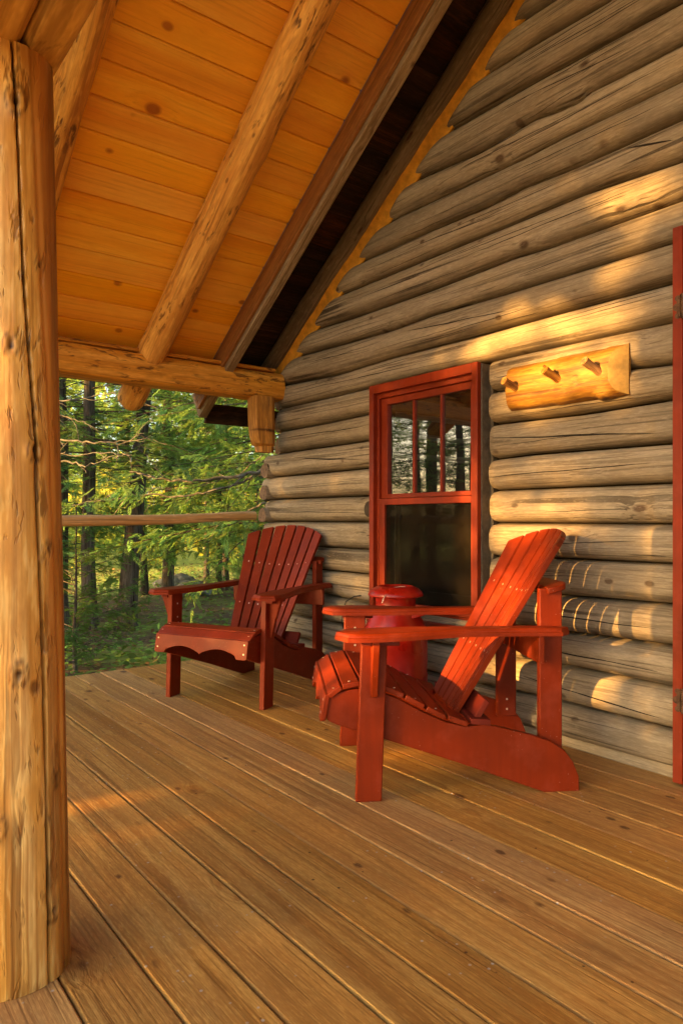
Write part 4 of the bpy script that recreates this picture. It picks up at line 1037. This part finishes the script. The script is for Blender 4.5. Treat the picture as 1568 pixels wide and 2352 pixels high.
register('young', 'spruce', 1.7, .12, .75, 60, 5, spr=(.06, .11), dens=45, droop=.05, up=.25)
register('sparse', 'spruce', 9.0, 2.0, 1.6, 85, 6, spr=(.09, .17), dens=10, droop=.35)
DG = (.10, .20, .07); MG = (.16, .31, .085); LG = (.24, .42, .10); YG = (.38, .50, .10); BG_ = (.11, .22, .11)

def at(u, d):       # bearing u in 1568-px units, depth d along the view axis -> ground point
    lat = (u-784)/1620*d; return (.6108*d+.7918*lat, .7918*d-.6108*lat)
FG = 'conifers in the woods behind the porch rail'
# trees one can point at
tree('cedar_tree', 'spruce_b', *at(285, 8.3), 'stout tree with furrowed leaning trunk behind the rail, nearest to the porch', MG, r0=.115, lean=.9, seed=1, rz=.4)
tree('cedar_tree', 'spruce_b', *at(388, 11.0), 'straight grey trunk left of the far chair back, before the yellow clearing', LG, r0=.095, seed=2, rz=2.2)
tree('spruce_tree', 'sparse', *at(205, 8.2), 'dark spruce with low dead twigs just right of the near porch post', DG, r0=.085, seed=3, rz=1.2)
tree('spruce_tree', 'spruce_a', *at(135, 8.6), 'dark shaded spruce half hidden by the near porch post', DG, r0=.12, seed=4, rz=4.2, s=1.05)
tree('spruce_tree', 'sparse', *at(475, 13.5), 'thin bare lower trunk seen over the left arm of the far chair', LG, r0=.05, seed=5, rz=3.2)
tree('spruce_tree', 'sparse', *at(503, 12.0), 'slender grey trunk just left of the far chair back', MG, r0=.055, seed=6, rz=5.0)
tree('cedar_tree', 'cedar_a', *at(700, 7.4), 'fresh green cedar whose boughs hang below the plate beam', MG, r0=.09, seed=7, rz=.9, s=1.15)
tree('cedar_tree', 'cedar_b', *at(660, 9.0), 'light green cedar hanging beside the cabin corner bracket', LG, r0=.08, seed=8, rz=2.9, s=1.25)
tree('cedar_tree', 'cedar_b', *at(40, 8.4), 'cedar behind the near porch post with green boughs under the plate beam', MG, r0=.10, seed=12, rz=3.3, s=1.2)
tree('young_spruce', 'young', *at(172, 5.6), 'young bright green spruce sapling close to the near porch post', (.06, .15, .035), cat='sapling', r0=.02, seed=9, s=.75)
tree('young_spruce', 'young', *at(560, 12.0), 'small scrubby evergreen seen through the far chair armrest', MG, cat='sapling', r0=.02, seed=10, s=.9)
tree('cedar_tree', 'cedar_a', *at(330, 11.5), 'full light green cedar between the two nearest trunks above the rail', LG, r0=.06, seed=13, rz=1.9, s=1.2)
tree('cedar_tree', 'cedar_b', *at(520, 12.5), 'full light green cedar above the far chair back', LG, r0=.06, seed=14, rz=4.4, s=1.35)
# the rest of the wood, all round what the camera may see
rr = random.Random(77); cnt = 0
spots = []
for ring, (d0, d1, n) in enumerate(((9.5, 11, 1), (11, 15, 6), (15, 21, 8), (21, 30, 11))):
    for i in range(n):
        th = math.radians(4+ (62)*(i+rr.uniform(.1, .9))/n); d = rr.uniform(d0, d1); x, y = d*math.sin(th), d*math.cos(th)
        if x > 2.3 and y < 5.2: continue
        if ring < 2 and rr.random() < .15: continue
        spots.append((x, y, ring))
for k, (x, y, ring) in enumerate(spots):
    key = rr.choice(['spruce_a', 'spruce_b', 'sparse', 'cedar_a', 'spruce_b']) if ring else rr.choice(['spruce_b', 'cedar_a', 'spruce_a'])
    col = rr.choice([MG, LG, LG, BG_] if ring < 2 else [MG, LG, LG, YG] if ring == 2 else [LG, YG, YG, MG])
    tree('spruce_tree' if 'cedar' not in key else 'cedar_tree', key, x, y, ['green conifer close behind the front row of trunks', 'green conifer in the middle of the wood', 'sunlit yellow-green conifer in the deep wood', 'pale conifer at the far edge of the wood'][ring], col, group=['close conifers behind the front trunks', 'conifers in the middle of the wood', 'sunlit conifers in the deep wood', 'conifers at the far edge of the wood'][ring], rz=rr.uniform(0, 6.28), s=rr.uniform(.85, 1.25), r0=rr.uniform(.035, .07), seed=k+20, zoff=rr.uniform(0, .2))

# lichen-crusted dead limbs reaching in from a tree beside the cabin corner
def limb_tree(name, base, trunk_r, H, limbs, label, seed):
    t = empty(name, (base[0], base[1], ground_z(*base))); tag(t, label, 'dead tree' if 'dead' in label else 'tree')
    trunk_mesh(H, trunk_r, 0, seed).build('trunk', m_bark, t, smooth=True)
    rr = random.Random(seed); m = MB(); oz = t.location.z
    for pts, r in limbs:
        P_ = [Vector(p) for p in pts]; dense = []
        for a, b in zip(P_, P_[1:]):
            for i in range(6): dense.append(a.lerp(b, i/6))
        dense.append(P_[-1]); n = len(dense)
        for i in range(2, n): dense[i] = dense[i]+Vector((rr.uniform(-.012, .012), rr.uniform(-.012, .012), rr.uniform(-.014, .014)))
        loc = [p-Vector(t.location) for p in dense]
        m.tube(loc, [r*(1-.75*i/n) for i in range(n)], 7, jit=.22)
        for i in range(3, n-1):
            if rr.random() < .38:
                d = (dense[i+1]-dense[i-1]).normalized(); q = Vector((rr.uniform(-1, 1), rr.uniform(-1, 1), rr.uniform(-1.1, .7)))+d*1.2; L = rr.uniform(.08, .32); p = loc[i]; sub = [p]; dd = q.normalized()
                for k in range(5): dd = (dd+Vector((rr.uniform(-.3, .3), rr.uniform(-.3, .3), rr.uniform(-.3, .25)))).normalized(); sub.append(sub[-1]+dd*L/5)
                m.tube(sub, [r*.28*(1-.7*k/5)+.0012 for k in range(6)], 4, cap=False)
                if rr.random() < .5:
                    s2 = [sub[2]]; dd = (dd+Vector((rr.uniform(-.8, .8), rr.uniform(-.8, .8), rr.uniform(-.8, .5)))).normalized()
                    for k in range(3): s2.append(s2[-1]+dd*L/6); dd = (dd+Vector((rr.uniform(-.4, .4), 0, rr.uniform(-.4, .4)))).normalized()
                    m.tube(s2, [.0022, .0018, .0014, .001], 4, cap=False)
    m.build('dead_limbs', m_lichen, t, smooth=True)
    return t
def pp(u, v, d):     # point on the picture ray at depth d
    lat = (u-784)/1620*d; return (.6108*d+.7918*lat, .7918*d-.6108*lat, .92+(1193-v)/1620*d)
bx_, by_ = at(690, 6.6)
limb_tree('lichen_tree', (bx_, by_), .09, 6.0, [
    ([pp(690, 1060, 6.6), pp(600, 1082, 6.3), pp(520, 1096, 6.2), pp(440, 1105, 6.1), pp(360, 1098, 6.1), pp(300, 1085, 6.2)], .020),
    ([pp(690, 1045, 6.6), pp(605, 1078, 6.4), pp(560, 1105, 6.3), pp(480, 1130, 6.2), pp(400, 1140, 6.2), pp(310, 1137, 6.2), pp(240, 1150, 6.3)], .015),
    ([pp(690, 1000, 6.6), pp(610, 1040, 6.5), pp(540, 1095, 6.5), pp(440, 1122, 6.5), pp(330, 1120, 6.6)], .008),
    ([pp(690, 900, 6.6), pp(600, 940, 6.7), pp(520, 955, 6.6), pp(440, 942, 6.6)], .013),
    ([pp(690, 1170, 6.6), pp(600, 1155, 6.5), pp(540, 1185, 6.5), pp(480, 1205, 6.6)], .010)],
    'mossy tree behind the cabin corner reaching long lichen-covered bare limbs left across the view', 5)
bx_, by_ = at(60, 6.2)
limb_tree('lichen_tree', (bx_, by_), .08, 6.0, [
    ([pp(60, 1010, 6.2), pp(150, 1012, 6.1), pp(230, 1018, 6.0), pp(290, 1018, 6.0), pp(330, 995, 6.0)], .010),
    ([pp(60, 1080, 6.2), pp(150, 1058, 6.0), pp(200, 1070, 5.9), pp(260, 1050, 5.9), pp(300, 1045, 5.9)], .009),
    ([pp(60, 1045, 6.2), pp(160, 1045, 6.1), pp(240, 1042, 6.0), pp(300, 1042, 6.0)], .008),
    ([pp(60, 950, 6.2), pp(150, 955, 6.2), pp(200, 970, 6.1)], .009),
    ([pp(60, 930, 6.4), pp(160, 915, 6.4), pp(260, 905, 6.4), pp(360, 935, 6.4)], .009),
    ([pp(60, 1180, 6.2), pp(150, 1165, 6.1), pp(230, 1150, 6.1), pp(330, 1090, 6.1)], .007)],
    'tree hidden by the near post sending pale bare lichen twigs into view above the rail', 6)

# forest edge that reads as one mass
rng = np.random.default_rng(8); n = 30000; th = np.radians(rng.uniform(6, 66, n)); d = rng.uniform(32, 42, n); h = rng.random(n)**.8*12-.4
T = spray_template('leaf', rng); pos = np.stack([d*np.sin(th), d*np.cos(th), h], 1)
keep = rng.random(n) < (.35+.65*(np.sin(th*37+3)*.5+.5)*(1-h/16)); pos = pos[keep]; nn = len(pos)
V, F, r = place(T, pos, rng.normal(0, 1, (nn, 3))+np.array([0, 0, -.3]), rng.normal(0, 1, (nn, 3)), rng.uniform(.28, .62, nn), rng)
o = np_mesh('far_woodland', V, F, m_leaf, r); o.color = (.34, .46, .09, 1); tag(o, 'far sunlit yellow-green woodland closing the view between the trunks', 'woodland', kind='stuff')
n = 9000; th = np.radians(rng.uniform(-64, -40, n)); d = rng.uniform(16, 22, n); h = rng.random(n)**1.2*4.2-.3+.6*np.sin(th*25)
pos = np.stack([d*np.sin(th), d*np.cos(th), h], 1); V, F, r = place(T, pos, rng.normal(0, 1, (n, 3)), rng.normal(0, 1, (n, 3)), rng.uniform(.2, .5, n), rng)
o = np_mesh('side_woodland', V, F, m_leaf, r); o.color = (*DG, 1); tag(o, 'dark low woodland left of the porch that shows in the window panes', 'woodland', kind='stuff')
# low bright brush at the clearing edge
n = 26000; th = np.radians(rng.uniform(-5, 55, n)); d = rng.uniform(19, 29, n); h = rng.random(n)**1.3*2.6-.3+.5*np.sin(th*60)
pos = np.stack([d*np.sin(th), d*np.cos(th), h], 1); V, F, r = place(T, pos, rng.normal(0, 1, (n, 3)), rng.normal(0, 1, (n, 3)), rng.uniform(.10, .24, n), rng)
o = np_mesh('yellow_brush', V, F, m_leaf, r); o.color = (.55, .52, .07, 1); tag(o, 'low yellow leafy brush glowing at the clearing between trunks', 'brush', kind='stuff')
# ground plants
n = 26000; x = rng.uniform(-1, 11, n); y = 4.35+rng.random(n)**1.5*11; cl = np.sin(x*1.9+.5)*np.sin(y*1.5+x*.6)+.35*np.sin(x*5.1)*np.sin(y*4.3); keep = (rng.random(n) < .40+.6*cl+.45*(y < 6.6)) & ~((x > 2.3) & (y < 4.3)); x, y = x[keep], y[keep]; n = len(x)
gz = np.array([ground_z(a, b) for a, b in zip(x, y)]); pos = np.stack([x, y, gz+rng.uniform(.02, .15, n)], 1)
dd = rng.normal(0, 1, (n, 3)); dd[:, 2] = rng.uniform(-.3, .35, n); uu = rng.normal(0, .3, (n, 3)); uu[:, 2] = 1
V, F, r = place(T, pos, dd, uu, rng.uniform(.04, .10, n), rng); o = np_mesh('ground_cover', V, F, m_plant, r); tag(o, 'low broad-leaved green ground cover beyond the deck edge', 'ground cover', kind='stuff')
n = 16000; x = rng.uniform(-2, 13, n); y = 4.3+rng.random(n)*14; gz = np.array([ground_z(a, b) for a, b in zip(x, y)]); keep = ~((x > 2.3) & (y < 4.1)); pos = np.stack([x, y, gz+.012], 1)[keep]; n = len(pos)
dd = rng.normal(0, 1, (n, 3)); dd[:, 2] *= .25; uu = rng.normal(0, .35, (n, 3)); uu[:, 2] = 1
V, F, r = place(T, pos, dd, uu, rng.uniform(.03, .08, n), rng); o = np_mesh('leaf_litter', V, F, m_litter, r); tag(o, 'brown fallen leaves scattered over the forest floor', 'leaf litter', kind='stuff')
# rocks
for k, (u, d, s) in enumerate(((440, 11.6, .27), (405, 12.2, .30), (545, 12.6, .16))):
    bm = bmesh.new(); bmesh.ops.create_icosphere(bm, subdivisions=3, radius=1)
    for v in bm.verts:
        q = 1+.16*wob(v.co.x*2+v.co.z*1.5, k)+.1*wob(v.co.y*3+k, k+2); v.co = Vector((v.co.x*s*q*1.25, v.co.y*s*q, v.co.z*s*q*.62))
    me = bpy.data.meshes.new('rock'); bm.to_mesh(me); bm.free(); me.materials.append(m_rock); o = bpy.data.objects.new('rock', me); COL.objects.link(o); x, y = at(u, d); o.location = (x, y, ground_z(x, y)+s*.25)
    tag(o, ['grey lichened rock just above the left arm of the far chair', 'low flat grey rock left of the boulder, behind the chair arm', 'small pale rock near the far chair back'][k], 'rock')

# ------------------------------------------------------------------ trees on the sunny side (out of frame): leaf gaps placed to dapple the light, spruces show in the panes
LIT = [(1.403, 2.078, .12, .07, 1), (1.336, 2.11, .09, .05, .8), (1.682, 2.09, .06, .05, .5), (1.455, 1.885, .08, .06, .8), (1.256, 2.241, .05, .06, .6), (2.012, 1.686, .24, .075, 1), (2.188, 1.671, .08, .05, 1), (1.785, 1.73, .16, .07, 1), (1.584, 1.652, .16, .08, 1), (1.455, 1.739, .08, .05, .7),
 (1.353, 1.556, .12, .07, .9), (1.918, 1.853, .06, .05, .6), (1.68, 1.464, .34, .13, 1), (2.061, 1.118, .10, .07, .9), (1.702, 1.153, .12, .06, .8), (1.785, .997, .18, .07, 1), (1.895, .85, .24, .08, 1), (2.061, .964, .11, .06, .9), (1.584, .858, .14, .06, .8),
 (2.2, .80, .08, .35, 1), (2.296, 1.60, .12, .05, .9), (2.41, 1.021, .22, .04, .9), (3.754, 1.217, .12, .05, .9), (3.65, 1.089, .12, .04, .8), (3.704, .901, .12, .03, .7), (2.953, .597, .1, .06, .9), (2.80, .582, .12, .09, .9), (1.31, .597, .07, .2, .7), (1.336, 1.38, .07, .08, .6),
 (1.74, .50, .26, .30, .95), (1.56, .47, .14, .34, .95), (1.95, .25, .22, .2, .9), (2.15, .36, .1, .16, .7), (2.0, 1.70, .3, .09, 1), (1.6, 1.69, .2, .09, 1), (1.42, 2.08, .14, .08, 1), (1.44, 1.88, .12, .07, .9), (2.50, -.12, .30, .035, .8), (2.2, -.19, .2, .03, .6), (1.95, -.09, .26, .05, .9), (1.6, -.11, .22, .05, .8), (1.3, -.05, .25, .05, .6), (1.0, -.06, .2, .05, .5), (1.2, .45, .12, .95, .95), (3.0, .12, .3, .08, .5)]  # chosen sun patches on wall and deck; crown leaves are left out for them
LA = np.array(LIT)
rng = np.random.default_rng(23); nL = 120000
X = rng.uniform(-10.5, -7.5, nL); Yp = rng.uniform(-1.6, 5.6, nL); Zp = rng.uniform(-.9, 4.6, nL)
sx = (2.43-X)
Yw = Yp+.1691*sx; Zw = Zp+.2156*sx
lit = np.zeros(nL)
for (a, b, c, d_, s_) in LIT: lit = np.maximum(lit, s_*np.clip(1.5-np.sqrt(((Yp-a)/c)**2+((Zp-b)/d_)**2), 0, 1)**.6)
base = .04+.04*np.sin(Yp*5.3+1)*np.sin(Zp*6.1+2)
low = np.clip((.06-Zp)/.3, 0, 1)*.28*(Yp < 2.0)
keep = (rng.random(nL) > np.maximum(np.maximum(lit, base), low)) & (Zw > .4) & (Zp > -.47+.1*np.sin(Yp*4))  # crown shaped by the sun patches, left open low so sun reaches the deck
X, Yw, Zw = X[keep], Yw[keep], Zw[keep]; nK = len(X)
T = spray_template('leaf', rng)
for k, (lo, hi, lab) in enumerate(((-9, 1.9, 'unseen leafy tree left of the porch, gaps shaped for sun patches, nearest the camera'), (1.9, 4.3, 'unseen leafy tree left of the porch, gaps shaped for sun patches, opposite the window'), (4.3, 99, 'unseen leafy tree left of the porch, gaps shaped for sun patches, opposite the corner'))):
    s_ = (Yw >= lo) & (Yw < hi); pos = np.stack([X[s_], Yw[s_], Zw[s_]], 1); n = len(pos); cy = float(np.mean(pos[:, 1]))
    t = empty('shade_tree', (-9, cy, -.25)); tag(t, lab, 'tree', 'trees shading the porch from the low sun')
    V, F, r = place(T, pos-np.array([-9, cy, -.25]), rng.normal(0, 1, (n, 3)), rng.normal(0, 1, (n, 3)), rng.uniform(.07, .14, n), rng)
    o = np_mesh('crown', V, F, m_leaf, r, t); o.color = (*MG, 1)
    trunk_mesh(7, .05, 0, 60+k).build('trunk', m_bark, t, smooth=True)
for k, (x, y, key, s) in enumerate(((-4.6, 8.8, 'spruce_b', .8), (-5.0, 9.9, 'sparse', 1.0), (-5.8, 11.2, 'sparse', 1.0), (-7.0, 10.4, 'spruce_b', .8), (-4.2, 11.6, 'cedar_a', .9), (-7.5, 14.0, 'spruce_a', .8), (-3.2, 9.5, 'sparse', 1.0), (-5.2, 9.0, 'sparse', 1.1), (-1.2, 9.8, 'spruce_b', .9), (-7.5, 12.5, 'spruce_a', .9), (-4.0, 13.5, 'sparse', 1.2), (1.0, 9.2, 'sparse', 1.0), (-9.5, 9.5, 'sparse', 1.1))):
    tree('spruce_tree', key, x, y, 'spruce off to the left of the porch, mirrored in the window panes', MG, group='spruces mirrored in the window', rz=k*1.3, s=s, r0=.11, seed=90+k)
for a, b, H in VAR.values():
    bpy.data.objects.remove(a); bpy.data.objects.remove(b)
